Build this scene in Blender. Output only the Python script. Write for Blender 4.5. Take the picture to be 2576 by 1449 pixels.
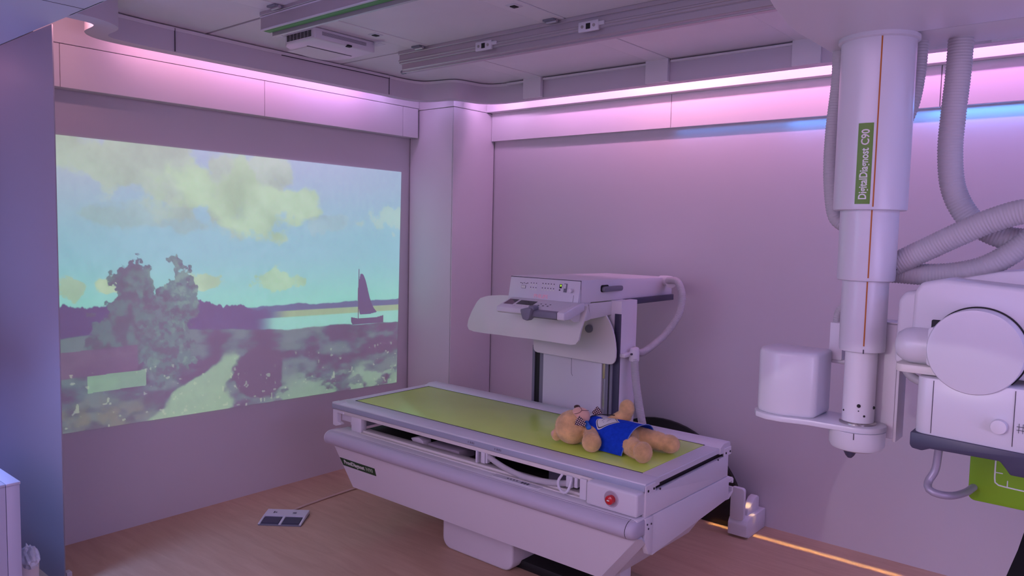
import bpy, bmesh, math, random
import numpy as np
from mathutils import Vector, Matrix

random.seed(4)
rng = np.random.default_rng(7)
PI = math.pi
for o in list(bpy.data.objects):
    bpy.data.objects.remove(o)
SC = bpy.context.scene
COL = SC.collection

# ------------------------------------------------------------------ camera
cam_d = bpy.data.cameras.new('camera')
cam = bpy.data.objects.new('camera', cam_d)
COL.objects.link(cam)
SC.camera = cam
cam_d.sensor_width = 36.0
cam_d.lens = 1915.289 * 36 / 2576
cam_d.clip_start = 0.02
YAW, PIT, ROL = -0.697095751, 0.0757061194, 0.021718729
fw = Vector((math.sin(YAW) * math.cos(PIT), math.cos(YAW) * math.cos(PIT), -math.sin(PIT)))
rt = fw.cross(Vector((0, 0, 1))).normalized()
up = rt.cross(fw)
rt2 = rt * math.cos(ROL) + up * math.sin(ROL)
up2 = -rt * math.sin(ROL) + up * math.cos(ROL)
cam.matrix_world = Matrix(((rt2.x, up2.x, -fw.x, 0), (rt2.y, up2.y, -fw.y, 0), (rt2.z, up2.z, -fw.z, 1.70), (0, 0, 0, 1)))

# ------------------------------------------------------------------ world, exposure, large lights
SC.view_settings.view_transform = 'Standard'
SC.view_settings.look = 'None'
SC.view_settings.gamma = 1.0
SC.view_settings.exposure = 0.0
SC.view_settings.use_curve_mapping = False
w = bpy.data.worlds.new('world')
SC.world = w
w.use_nodes = True
w.node_tree.nodes['Background'].inputs[0].default_value = (0.20, 0.16, 0.30, 1)
w.node_tree.nodes['Background'].inputs[1].default_value = 0.3


def area(name, loc, target, sx, sy, power, color, spread=180):
    d = bpy.data.lights.new(name, 'AREA')
    d.shape = 'RECTANGLE'
    d.size, d.size_y = sx, sy
    d.energy = power
    d.color = color
    d.spread = math.radians(spread)
    o = bpy.data.objects.new(name, d)
    COL.objects.link(o)
    o.location = loc
    dirv = Vector(target)
    z = -dirv.normalized()
    x = Vector((0, 0, 1)).cross(z)
    if x.length < 1e-3:
        x = Vector((1, 0, 0))
    x.normalize()
    y = z.cross(x)
    o.rotation_euler = Matrix((x, y, z)).transposed().to_euler()
    return o


# LED strips hidden on the inner face of the cove curtain (left wall, corner, back wall)
K = 0.34
led_left = [(1.72, 2.25, (0.95, 0.40, 0.66), 5.5), (2.25, 2.8, (0.95, 0.40, 0.80), 6.5), (2.8, 3.35, (0.88, 0.42, 1.0), 7.5)]
for a, b, c, pw in led_left:
    area('cove_led_left', (-4.005, (a + b) / 2, 2.655), (-1, 0, -1.1), b - a, 0.02, pw * K * 0.42, c)
area('cove_led_corner', (-3.94, 3.60, 2.625), (-1, 0.5, -0.3), 0.35, 0.02, 2.4 * K, (0.70, 0.45, 1.0))
area('cove_led_corner', (-3.685, 3.84, 2.63), (-0.8, 0.5, -0.2), 0.10, 0.02, 0.5 * K, (0.62, 0.42, 1.0))
area('cove_led_corner', (-3.57, 4.04, 2.63), (-0.3, 1, -0.3), 0.30, 0.02, 2.2 * K, (0.85, 0.45, 0.95))
area('cove_led_return', (-3.66, 1.38, 2.62), (-1, 0.1, -0.2), 0.10, 0.03, 2.0 * K, (1.0, 0.45, 0.52))
led_back = [(-3.35, -2.6, (0.88, 0.40, 0.85), 5.5), (-2.6, -1.85, (1.0, 0.42, 0.72), 7.5), (-1.85, -1.0, (1.0, 0.40, 0.78), 7.0),
            (-1.0, -0.1, (0.92, 0.36, 0.90), 7.5), (-0.1, 0.9, (0.75, 0.36, 1.0), 7.5)]
for a, b, c, pw in led_back:
    area('cove_led_back', ((a + b) / 2, 4.080, 2.655), (0, 1, -2.2), b - a, 0.02, pw * K * 1.02, c)
for a, b, pw in ((-2.3, -1.6, 0.10), (-1.6, -0.9, 0.28), (-0.9, -0.1, 0.60), (-0.1, 1.2, 1.5)):
    area('valance_blue_fill', ((a + b) / 2, 4.281, 2.350), (0, -0.15, -1), b - a, 0.012, pw * 2.1, (0.08, 0.34, 1.0))  # added blue fill under the valance; no strip is fitted there
# coves that run on round the part of the room behind the camera
area('cove_led_right', (1.30, 1.6, 2.60), (1, 0, -0.4), 3.0, 0.03, 26, (0.30, 0.40, 1.0))
area('side_fill', (1.5, 1.3, 1.3), (-1, 0.12, 0.42), 2.0, 0.6, 21, (0.64, 0.50, 1.0))  # added fill, not a cove: lifts ceiling, left wall and table ends
area('cove_led_front', (-1.2, -2.10, 2.60), (0, -1, -0.4), 4.0, 0.03, 44, (0.85, 0.50, 0.95))
# control-room window behind the camera: cool, nearly white
area('control_window_light', (-0.6, -2.28, 1.45), (-0.05, 1, -0.04), 2.6, 0.95, 5, (0.74, 0.66, 1.0))
area('left_cool_fill', (-3.0, -1.6, 1.5), (0.62, 0.8, 0.02), 1.0, 1.6, 7, (0.45, 0.60, 1.0), 100)  # added cool fill for the column's left side; no door stands here
area('rear_top_fill', (-1.2, -0.9, 2.50), (0, 0.42, -1), 2.6, 0.9, 27, (0.88, 0.66, 1.0))  # added overhead fill so that upward faces get light; no fitting there
# blue lamp in the entrance bay at the left
area('entry_blue_light', (-4.9, 0.95, 0.5), (1, 0.1, 0.1), 0.3, 0.6, 1.4, (0.10, 0.26, 1.0))
area('return_pink_fill', (-4.45, 0.95, 2.50), (0.6, 0.35, -0.7), 0.5, 0.05, 0.45, (1.0, 0.42, 0.62))  # added unseen pink fill for the top of the return wall
area('cabinet_blue_downlight', (-3.5, 0.35, 1.9), (-0.05, 0.25, -1), 0.4, 0.3, 8, (0.26, 0.42, 1.0), 80)
area('soffit_blue_fill', (-4.3, 0.4, 1.1), (0.1, 0.1, 1), 0.7, 0.3, 5, (0.22, 0.38, 1.0))  # added unseen fill that turns the soffit underside blue
sp = bpy.data.lights.new('rear_spot', 'SPOT')
sp.energy = 75
sp.color = (0.92, 0.88, 1.0)
sp.spot_size = math.radians(20.5)
sp.spot_blend = 0.04
sp.shadow_soft_size = 0.012
spo = bpy.data.objects.new('rear_spot', sp)
COL.objects.link(spo)
spo.location = (-1.2, -2.2, 1.9)
spo.rotation_euler = Vector((0.78, 4.60, -1.35)).to_track_quat('-Z', 'Y').to_euler()
# slit of warm light falling from the cove gap to the floor in front of the back wall
area('floor_slit_light', (-0.95, 4.135, 2.50), (0, 0, -1), 1.9, 0.006, 0.30, (1.0, 0.60, 0.22), 1.5)

# ------------------------------------------------------------------ materials
MATS = {}


def pm(name, color, rough=0.5, metal=0.0, emis=None, estr=0.0, noise=0.0, nscale=20, bump=0.0, bscale=200, spec=0.5, coat=0.0, sheen=0.0, trans=0.0):
    m = bpy.data.materials.new(name)
    m.use_nodes = True
    nt = m.node_tree
    p = nt.nodes['Principled BSDF']
    p.inputs['Base Color'].default_value = (*color, 1)
    p.inputs['Roughness'].default_value = rough
    p.inputs['Metallic'].default_value = metal
    p.inputs['Specular IOR Level'].default_value = spec
    p.inputs['Coat Weight'].default_value = coat
    p.inputs['Sheen Weight'].default_value = sheen
    if trans:
        p.inputs['Transmission Weight'].default_value = trans
    if emis:
        p.inputs['Emission Color'].default_value = (*emis, 1)
        p.inputs['Emission Strength'].default_value = estr
    tc = nt.nodes.new('ShaderNodeTexCoord')
    if noise:
        n = nt.nodes.new('ShaderNodeTexNoise')
        n.inputs['Scale'].default_value = nscale
        n.inputs['Detail'].default_value = 5
        nt.links.new(tc.outputs['Object'], n.inputs['Vector'])
        r = nt.nodes.new('ShaderNodeValToRGB')
        r.color_ramp.elements[0].position = 0.3
        r.color_ramp.elements[1].position = 0.7
        r.color_ramp.elements[0].color = (*[c * (1 - noise) for c in color], 1)
        r.color_ramp.elements[1].color = (*[min(1, c * (1 + noise)) for c in color], 1)
        nt.links.new(n.outputs['Fac'], r.inputs['Fac'])
        nt.links.new(r.outputs['Color'], p.inputs['Base Color'])
    if bump:
        n2 = nt.nodes.new('ShaderNodeTexNoise')
        n2.inputs['Scale'].default_value = bscale
        n2.inputs['Detail'].default_value = 3
        nt.links.new(tc.outputs['Object'], n2.inputs['Vector'])
        b = nt.nodes.new('ShaderNodeBump')
        b.inputs['Strength'].default_value = bump
        b.inputs['Distance'].default_value = 0.002
        nt.links.new(n2.outputs['Fac'], b.inputs['Height'])
        nt.links.new(b.outputs['Normal'], p.inputs['Normal'])
    MATS[name] = m
    return m


retm = pm('return_wall_laminate', (0.34, 0.32, 0.37), 0.6, spec=0.3)  # darker copy of the wall laminate; dimmer light is put into its colour
wallm = pm('wall_laminate', (0.66, 0.62, 0.66), 0.62, bump=0.08, bscale=500, spec=0.3)
panelm = pm('white_wall_panel', (0.72, 0.69, 0.72), 0.5, bump=0.04, bscale=400, spec=0.35)
ceilm = pm('ceiling_panel_enamel', (0.78, 0.77, 0.80), 0.42, noise=0.03, nscale=3, spec=0.4)
stripm = pm('ceiling_service_strip', (0.82, 0.80, 0.83), 0.5)
curtm = pm('cove_curtain_laminate', (0.60, 0.55, 0.62), 0.6)
curtl = pm('cove_curtain_light', (0.74, 0.71, 0.75), 0.6)
soffm = pm('soffit_laminate', (0.62, 0.64, 0.72), 0.6)
gapm = pm('dark_joint', (0.05, 0.04, 0.06), 0.8)
alu = pm('brushed_aluminium', (0.55, 0.50, 0.54), 0.42, metal=0.75, bump=0.05, bscale=300)
alul = pm('table_aluminium', (0.70, 0.69, 0.75), 0.45, metal=0.12)
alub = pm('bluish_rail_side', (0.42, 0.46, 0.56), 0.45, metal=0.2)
white = pm('white_lacquer', (0.76, 0.74, 0.78), 0.38, spec=0.45)
whiteg = pm('white_gloss_cover', (0.70, 0.69, 0.74), 0.28, spec=0.5)
cream = pm('cream_rail', (0.76, 0.72, 0.68), 0.5)
grey = pm('grey_plastic', (0.20, 0.20, 0.25), 0.45)
bumper = pm('grey_lilac_bumper', (0.54, 0.51, 0.60), 0.5)
dgrey = pm('dark_grey_plastic', (0.055, 0.055, 0.10), 0.4)
black = pm('black_rubber', (0.008, 0.008, 0.010), 0.6)
dark = pm('dark_cavity', (0.03, 0.022, 0.025), 0.7)
green = pm('lime_green_tabletop', (0.62, 0.88, 0.14), 0.25, spec=0.8, noise=0.03, nscale=4)
greenl = pm('label_green', (0.10, 0.25, 0.008), 0.4)
greend = pm('label_dark_green', (0.012, 0.055, 0.012), 0.4)
greens = pm('green_seal_strip', (0.10, 0.36, 0.09), 0.5)
greenb = pm('bright_green_cover', (0.20, 0.42, 0.01), 0.45)
wline = pm('white_print', (0.75, 0.78, 0.72), 0.5)
dprint = pm('dark_print', (0.06, 0.05, 0.08), 0.5)
pprint = pm('pink_print', (1.0, 0.60, 0.66), 0.5)
orange = pm('orange_line', (0.45, 0.13, 0.01), 0.5)
red = pm('red_button', (0.60, 0.01, 0.02), 0.25, coat=0.5)
hosem = pm('white_ribbed_hose', (0.52, 0.50, 0.52), 0.5)
leadm = pm('grey_white_lead_rubber', (0.76, 0.75, 0.74), 0.5, bump=0.05, bscale=60)
furm = pm('tan_plush', (0.80, 0.50, 0.22), 0.95, noise=0.28, nscale=18, bump=0.9, bscale=260, sheen=0.6, spec=0.1)
furh = pm('tan_plush_pile', (0.88, 0.56, 0.25), 0.9, noise=0.25, nscale=22, sheen=0.5, spec=0.1)
velvet = pm('peach_velvet', (0.78, 0.47, 0.34), 0.9, sheen=0.5, spec=0.1, bump=0.2, bscale=500)
brown = pm('brown_nose', (0.06, 0.018, 0.015), 0.4)
bluef = pm('blue_felt', (0.008, 0.055, 0.52), 0.85, bump=0.25, bscale=450, noise=0.12, nscale=60, spec=0.15)
bluek = pm('light_blue_knot', (0.015, 0.16, 0.62), 0.6, bump=0.2, bscale=200)
bluee = pm('blue_felt_hem', (0.16, 0.26, 0.62), 0.8)
cord = pm('beige_cord', (0.62, 0.46, 0.38), 0.55)
bagm = pm('thin_plastic_bag', (0.60, 0.66, 0.78), 0.3, spec=0.6, bump=0.8, bscale=30)
glassd = pm('dark_display', (0.03, 0.025, 0.03), 0.15)
led = pm('green_digit', (0.3, 0.6, 0.02), 0.5, emis=(0.45, 0.9, 0.05), estr=1.2)
chrome = pm('steel', (0.55, 0.52, 0.50), 0.25, metal=0.9)
brass = pm('yellowish_metal', (0.55, 0.50, 0.28), 0.35, metal=0.5)
pipe = pm('lilac_grey_pipe', (0.40, 0.36, 0.46), 0.4, metal=0.2)
cloth = pm('black_cloth', (0.006, 0.006, 0.010), 0.9, bump=0.4, bscale=120)

# checked ribbon
plaid = pm('checked_ribbon', (0.75, 0.55, 0.50), 0.8)
nt = plaid.node_tree
tc = nt.nodes.new('ShaderNodeTexCoord')
br = nt.nodes.new('ShaderNodeTexBrick')
br.offset = 0.0
br.inputs['Color1'].default_value = (0.72, 0.50, 0.46, 1)
br.inputs['Color2'].default_value = (0.62, 0.44, 0.44, 1)
br.inputs['Mortar'].default_value = (0.012, 0.008, 0.012, 1)
br.inputs['Scale'].default_value = 1.0
br.inputs['Mortar Size'].default_value = 0.0016
br.inputs['Brick Width'].default_value = 0.0085
br.inputs['Row Height'].default_value = 0.0085
mq = nt.nodes.new('ShaderNodeMapping')
mq.inputs['Rotation'].default_value = (math.radians(90), 0, 0)
nt.links.new(tc.outputs['Object'], mq.inputs['Vector'])
nt.links.new(mq.outputs['Vector'], br.inputs['Vector'])
nt.links.new(br.outputs['Color'], nt.nodes['Principled BSDF'].inputs['Base Color'])

# floor: reddish brown wood-look sheet with fine streaks along x
floorm = pm('wood_look_floor', (0.30, 0.15, 0.09), 0.45, spec=0.35)
nt = floorm.node_tree
P = nt.nodes['Principled BSDF']
tc = nt.nodes.new('ShaderNodeTexCoord')
mp = nt.nodes.new('ShaderNodeMapping')
mp.inputs['Scale'].default_value = (1.2, 9, 1)
n1 = nt.nodes.new('ShaderNodeTexNoise')
n1.inputs['Scale'].default_value = 2.2
n1.inputs['Detail'].default_value = 8
n1.inputs['Roughness'].default_value = 0.62
n1.inputs['Distortion'].default_value = 0.6
nt.links.new(tc.outputs['Object'], mp.inputs['Vector'])
nt.links.new(mp.outputs['Vector'], n1.inputs['Vector'])
cr = nt.nodes.new('ShaderNodeValToRGB')
cr.color_ramp.elements[0].position = 0.25
cr.color_ramp.elements[0].color = (0.60, 0.38, 0.25, 1)
cr.color_ramp.elements[1].position = 0.75
cr.color_ramp.elements[1].color = (0.76, 0.52, 0.36, 1)
nt.links.new(n1.outputs['Fac'], cr.inputs['Fac'])
n3 = nt.nodes.new('ShaderNodeTexNoise')
n3.inputs['Scale'].default_value = 1.1
n3.inputs['Detail'].default_value = 3
nt.links.new(tc.outputs['Object'], n3.inputs['Vector'])
mx = nt.nodes.new('ShaderNodeMixRGB')
mx.blend_type = 'MULTIPLY'
mx.inputs['Fac'].default_value = 0.35
nt.links.new(cr.outputs['Color'], mx.inputs['Color1'])
nt.links.new(n3.outputs['Fac'], mx.inputs['Color2'])
nt.links.new(mx.outputs['Color'], P.inputs['Base Color'])


# ------------------------------------------------------------------ builders
def empty(name, loc, label, cat, group=None):
    o = bpy.data.objects.new(name, None)
    o.empty_display_size = 0.1
    COL.objects.link(o)
    o.location = loc
    o['label'] = label
    o['category'] = cat
    if group:
        o['group'] = group
    return o


def wloc(o):
    v = Vector((0, 0, 0))
    while o is not None:
        v += o.location
        o = o.parent
    return v


def finish(name, bm, m, parent=None, label=None, cat=None, kind=None, smooth=True, ang=35, group=None):
    """bm in world coordinates -> linked object, local to its parent"""
    bmesh.ops.recalc_face_normals(bm, faces=bm.faces)
    me = bpy.data.meshes.new(name)
    off = wloc(parent) if parent else Vector((0, 0, 0))
    if len(bm.verts):
        c = sum((v.co for v in bm.verts), Vector()) / len(bm.verts)
    else:
        c = Vector()
    if parent is None:
        c.z = min(v.co.z for v in bm.verts)
    for v in bm.verts:
        v.co -= c
    bm.to_mesh(me)
    bm.free()
    if isinstance(m, (list, tuple)):
        for x in m:
            me.materials.append(x)
    else:
        me.materials.append(m)
    if smooth:
        me.shade_smooth()
        me.set_sharp_from_angle(angle=math.radians(ang))
    o = bpy.data.objects.new(name, me)
    COL.objects.link(o)
    if parent:
        o.parent = parent
    o.location = c - off
    if label:
        o['label'] = label
    if cat:
        o['category'] = cat
    if kind:
        o['kind'] = kind
    if group:
        o['group'] = group
    return o


def bm_box(x0, x1, y0, y1, z0, z1, bev=0.003, segs=2, bm=None):
    b = bmesh.new()
    r = bmesh.ops.create_cube(b, size=1)
    for v in b.verts:
        v.co = Vector(((x0 + x1) / 2 + v.co.x * (x1 - x0), (y0 + y1) / 2 + v.co.y * (y1 - y0), (z0 + z1) / 2 + v.co.z * (z1 - z0)))
    if bev > 0:
        bev = min(bev, 0.45 * min(abs(x1 - x0), abs(y1 - y0), abs(z1 - z0)))
        bmesh.ops.bevel(b, geom=b.edges[:], offset=bev, segments=segs, affect='EDGES', profile=0.5)
    return merge(bm, b)


def merge(bm, b):
    if bm is None:
        return b
    me = bpy.data.meshes.new('tmp')
    b.to_mesh(me)
    b.free()
    bm.from_mesh(me)
    bpy.data.meshes.remove(me)
    return bm


def box(name, x0, x1, y0, y1, z0, z1, m, parent=None, bev=0.003, segs=2, **k):
    return finish(name, bm_box(x0, x1, y0, y1, z0, z1, bev, segs), m, parent, **k)


def bm_prism(pts, axis, a, b_, bev=0.0, segs=2, bm=None):
    """pts: 2D outline; axis 'x': pts=(y,z), 'y': pts=(x,z), 'z': pts=(x,y)"""
    b = bmesh.new()

    def mk(p, t):
        return {'x': (t, p[0], p[1]), 'y': (p[0], t, p[1]), 'z': (p[0], p[1], t)}[axis]
    v0 = [b.verts.new(mk(p, a)) for p in pts]
    v1 = [b.verts.new(mk(p, b_)) for p in pts]
    b.faces.new(v0[::-1])
    b.faces.new(v1)
    n = len(pts)
    for i in range(n):
        b.faces.new((v0[i], v0[(i + 1) % n], v1[(i + 1) % n], v1[i]))
    if bev > 0:
        bmesh.ops.recalc_face_normals(b, faces=b.faces)
        es = [e for e in b.edges if len(e.link_faces) == 2 and e.calc_face_angle(0) > 0.5]
        bmesh.ops.bevel(b, geom=es, offset=bev, segments=segs, affect='EDGES', profile=0.5, clamp_overlap=True)
    return merge(bm, b)


def prism(name, pts, axis, a, b_, m, parent=None, bev=0.0, segs=2, **k):
    return finish(name, bm_prism(pts, axis, a, b_, bev, segs), m, parent, **k)


def rrect(x0, x1, y0, y1, r, n=6):
    out = []
    for cx, cy, a0 in ((x1 - r, y1 - r, 0), (x0 + r, y1 - r, 90), (x0 + r, y0 + r, 180), (x1 - r, y0 + r, 270)):
        for i in range(n + 1):
            a = math.radians(a0 + 90 * i / n)
            out.append((cx + r * math.cos(a), cy + r * math.sin(a)))
    return out


def bm_lathe(prof, c, axis='z', n=48, bm=None):
    """prof: list of (radius, t) along axis"""
    b = bmesh.new()
    rings = []
    for r, t in prof:
        ring = []
        for i in range(n):
            a = 2 * PI * i / n
            u, v = r * math.cos(a), r * math.sin(a)
            p = {'z': (c[0] + u, c[1] + v, t), 'y': (c[0] + u, t, c[2] + v), 'x': (t, c[1] + u, c[2] + v)}[axis]
            ring.append(b.verts.new(p))
        rings.append(ring)
    for A, B in zip(rings, rings[1:]):
        for i in range(n):
            b.faces.new((A[i], A[(i + 1) % n], B[(i + 1) % n], B[i]))
    b.faces.new(rings[0][::-1])
    b.faces.new(rings[-1])
    return merge(bm, b)


def lathe(name, prof, c, m, parent=None, axis='z', n=48, **k):
    return finish(name, bm_lathe(prof, c, axis, n), m, parent, **k)


def catmull(pts, step=0.01):
    P_ = [Vector(p) for p in pts]
    P_ = [2 * P_[0] - P_[1]] + P_ + [2 * P_[-1] - P_[-2]]
    dense = []
    for i in range(1, len(P_) - 2):
        a, b, c, d = P_[i - 1], P_[i], P_[i + 1], P_[i + 2]
        for k in range(24):
            t = k / 24
            dense.append(0.5 * ((2 * b) + (c - a) * t + (2 * a - 5 * b + 4 * c - d) * t * t + (3 * b - a - 3 * c + d) * t ** 3))
    dense.append(P_[-2])
    out = [dense[0]]
    acc = 0
    for p, q in zip(dense, dense[1:]):
        L = (q - p).length
        while acc + L >= step and L > 0:
            f = (step - acc) / L
            p = p + (q - p) * f
            out.append(p.copy())
            L = (q - p).length
            acc = 0
        acc += L
    out.append(dense[-1])
    return out


def bm_tube(pts, r, n=14, ribs=0.0, pitch=0.012, step=None, bm=None, flat=1.0):
    b = bmesh.new()
    st = step or (pitch / 4 if ribs else 0.012)
    path = catmull(pts, st)
    ref = Vector((0, 0, 1))
    prev = None
    rings = []
    for i, p in enumerate(path):
        t = (path[min(i + 1, len(path) - 1)] - path[max(i - 1, 0)])
        if t.length < 1e-9:
            continue
        t.normalize()
        if prev is None:
            ref = Vector((0, 0, 1)) if abs(t.z) < 0.9 else Vector((1, 0, 0))
            u = (ref - t * ref.dot(t)).normalized()
        else:
            u = (prev - t * prev.dot(t)).normalized()
        prev = u
        v = t.cross(u)
        rr = r * (1 + ribs * (1 if (i % 4) in (0, 1) else -1)) if ribs else r
        rings.append([b.verts.new(p + (u * math.cos(2 * PI * k / n) + v * math.sin(2 * PI * k / n) * flat) * rr) for k in range(n)])
    for A, B in zip(rings, rings[1:]):
        for k in range(n):
            b.faces.new((A[k], A[(k + 1) % n], B[(k + 1) % n], B[k]))
    b.faces.new(rings[0][::-1])
    b.faces.new(rings[-1])
    return merge(bm, b)


def tube(name, pts, r, m, parent=None, n=14, ribs=0.0, pitch=0.012, **k):
    return finish(name, bm_tube(pts, r, n, ribs, pitch), m, parent, ang=60, **k)


def text_bm(s, size, extrude=0.0008, spacing=1.0):
    cu = bpy.data.curves.new('txt', 'FONT')
    cu.body = s
    cu.size = size
    cu.extrude = extrude
    cu.resolution_u = 3
    cu.offset = size * 0.018
    cu.space_character = spacing
    cu.align_y = 'CENTER'
    to = bpy.data.objects.new('txt', cu)
    COL.objects.link(to)
    dg = bpy.context.evaluated_depsgraph_get()
    me = bpy.data.meshes.new_from_object(to.evaluated_get(dg))
    b = bmesh.new()
    b.from_mesh(me)
    bpy.data.objects.remove(to)
    bpy.data.curves.remove(cu)
    bpy.data.meshes.remove(me)
    return b


def text(name, s, size, org, ux, uy, m, parent, width=None, label=None):
    """flat lettering: org + x*ux + y*uy, a hair proud of its surface"""
    b = text_bm(s, size)
    ux, uy = Vector(ux).normalized(), Vector(uy).normalized()
    nz = ux.cross(uy)
    xs = [v.co.x for v in b.verts]
    sc = (width / (max(xs) - min(xs))) if width else 1
    x0 = min(xs)
    for v in b.verts:
        v.co = Vector(org) + ux * ((v.co.x - x0) * sc) + uy * (v.co.y) + nz * v.co.z
    return finish(name, b, m, parent, smooth=False, label=label)


# ================================================================== SETTING
XL, YB = -4.26, 4.31
ZC = 2.70
box('floor', -5.3, 1.65, -2.4, 4.4, -0.05, 0.0, floorm, bev=0, kind='structure', smooth=False)
box('wall_left', -4.36, XL, 1.36, 4.41, 0, 2.72, wallm, bev=0, kind='structure', smooth=False)
box('wall_back', -4.30, 1.65, YB, YB + 0.1, 0, 2.72, wallm, bev=0, kind='structure', smooth=False)
box('wall_right', 1.55, 1.65, -2.4, 4.31, 0, 2.72, wallm, bev=0, kind='structure', smooth=False)
box('wall_front', -5.3, 1.65, -2.5, -2.4, 0, 2.72, wallm, bev=0, kind='structure', smooth=False)
box('wall_entry', -5.3, -5.2, -2.4, 1.32, 0, 2.72, wallm, bev=0, kind='structure', smooth=False)
# return wall at the near end of the left wall
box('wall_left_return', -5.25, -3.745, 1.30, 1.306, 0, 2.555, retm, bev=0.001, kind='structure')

# ceiling: dark base, separate panels with open joints, service strips
ceil = box('ceiling', -5.3, 1.65, -2.4, 4.4, ZC + 0.022, ZC + 0.07, gapm, bev=0, kind='structure', smooth=False)
seams = [-5.2, -4.10, -3.11, -2.187, -1.33, -0.45, 0.45, 1.6]
rows = [(-2.4, -0.8), (-0.8, 0.65), (0.65, 2.095), (2.105, 2.975), (2.985, 4.015)]
G = 0.004
SW = 0.135
for a, b in zip(seams, seams[1:]):
    for j, (ya, yb) in enumerate(rows):
        box('panel', a + G, b - SW, ya + G, yb - G, ZC, ZC + 0.021, ceilm, ceil, bev=0.002, segs=1)
        box('panel', b - SW + 0.0008, b - G, ya + G, yb - G, ZC - 0.001, ZC + 0.021, stripm, ceil, bev=0.002, segs=1, label='pale narrow ceiling service strip')
# ceiling behind the curtain, over the light gap
# corner pillar
cp = box('wall_corner', -4.26, -3.813, 3.876, 4.31, 0, 2.60, gapm, bev=0.0, kind='structure', smooth=False)
box('panel', -4.250, -3.8145, 3.868, 3.8755, 0.0, 2.5535, panelm, cp, bev=0.002)
box('panel', -3.8125, -3.805, 3.8705, 4.299, 0.0, 2.5535, panelm, cp, bev=0.002)
# left valance: deep box with panel joints
vl = box('trim_1', -4.255, -4.156, 1.36, 3.85, 2.357, 2.562, wallm, bev=0.0, kind='structure', smooth=False)
for a, b in ((1.36, 1.471), (1.474, 2.596), (2.599, 3.702), (3.705, 3.85)):
    box('panel', -4.1555, -4.148, a, b, 2.353, 2.5625, panelm, vl, bev=0.0015, segs=1)
# bright upper band of the light channel, following wall, pillar and back wall
ub = bmesh.new()
bm_box(-4.25, -4.149, 1.36, 3.86, 2.566, 2.70, 0.0015, 1, ub)
bm_box(-4.25, -3.800, 3.862, 4.22, 2.556, 2.70, 0.0015, 1, ub)
bm_box(-3.80, 1.55, 4.205, 4.30, 2.556, 2.70, 0.0015, 1, ub)
finish('trim_2', ub, panelm, kind='structure')
# back valance
vb = box('trim_3', -3.80, 1.55, 4.295, 4.309, 2.36, 2.556, wallm, bev=0, kind='structure', smooth=False)
for a, b in ((-3.803, -2.328), (-2.324, -0.85), (-0.846, 0.6), (0.604, 1.545)):
    box('panel', a, b, 4.268, 4.2945, 2.352, 2.556, panelm, vb, bev=0.0015, segs=1)

# cove curtain
outer = [(-3.525, 1.297), (-3.526, 1.34), (-3.54, 1.408), (-3.565, 1.466), (-3.606, 1.517), (-3.648, 1.541), (-3.703, 1.552), (-3.771, 1.555),
         (-3.812, 1.563), (-3.846, 1.59), (-3.863, 1.632), (-3.875, 1.725), (-3.885, 1.881), (-3.90, 2.455), (-3.905, 3.288), (-3.912, 3.43),
         (-3.905, 3.545), (-3.871, 3.629), (-3.786, 3.665), (-3.664, 3.69), (-3.62, 3.734), (-3.605, 3.818), (-3.590, 3.907), (-3.55, 3.963),
         (-3.457, 3.993), (-3.288, 4.000), (-3.101, 3.995), (-2.176, 3.990), (-1.299, 3.975), (0.2, 3.975), (1.55, 3.975)]
inner = [(-3.63, 1.297), (-3.635, 1.34), (-3.64, 1.392), (-3.652, 1.425), (-3.673, 1.445), (-3.715, 1.453), (-3.787, 1.457), (-3.833, 1.467),
         (-3.888, 1.501), (-3.928, 1.554), (-3.948, 1.624), (-3.956, 1.702), (-3.962, 1.881), (-3.970, 2.455), (-3.973, 3.288), (-3.985, 3.45),
         (-3.975, 3.58), (-3.94, 3.68), (-3.86, 3.725), (-3.735, 3.75), (-3.69, 3.80), (-3.675, 3.86), (-3.655, 3.939), (-3.613, 3.999),
         (-3.529, 4.041), (-3.388, 4.054), (-3.053, 4.054), (-2.176, 4.052), (-1.316, 4.045), (0.2, 4.045), (1.55, 4.045)]


def resample(pl, n):
    v = catmull([(x, y, 0) for x, y in pl], 0.012)
    L = [0]
    for a, b in zip(v, v[1:]):
        L.append(L[-1] + (b - a).length)
    return v, L


def smooth_poly(pl, k=5):
    P_ = [Vector((x, y)) for x, y in pl]
    P_ = [2 * P_[0] - P_[1]] + P_ + [2 * P_[-1] - P_[-2]]
    out = []
    for i in range(1, len(P_) - 2):
        a, b, c, d = P_[i - 1:i + 3]
        for q in range(k):
            t = q / k
            out.append(0.5 * ((2 * b) + (c - a) * t + (2 * a - 5 * b + 4 * c - d) * t * t + (3 * b - a - 3 * c + d) * t ** 3))
    out.append(P_[-2])
    return out


so, si = smooth_poly(outer), smooth_poly(inner)
b = bmesh.new()
n = len(so)
V = [[b.verts.new((p.x, p.y, z)) for p in pl] for pl, z in ((so, 2.57), (so, 2.694), (si, 2.694), (si, 2.57))]
for i in range(n - 1):
    for k in range(4):
        b.faces.new((V[k][i], V[k][i + 1], V[(k + 1) % 4][i + 1], V[(k + 1) % 4][i]))
b.faces.new([V[k][0] for k in range(4)])
b.faces.new([V[k][-1] for k in range(4)][::-1])
curt = finish('trim_4', b, curtm, kind='structure')
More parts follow.
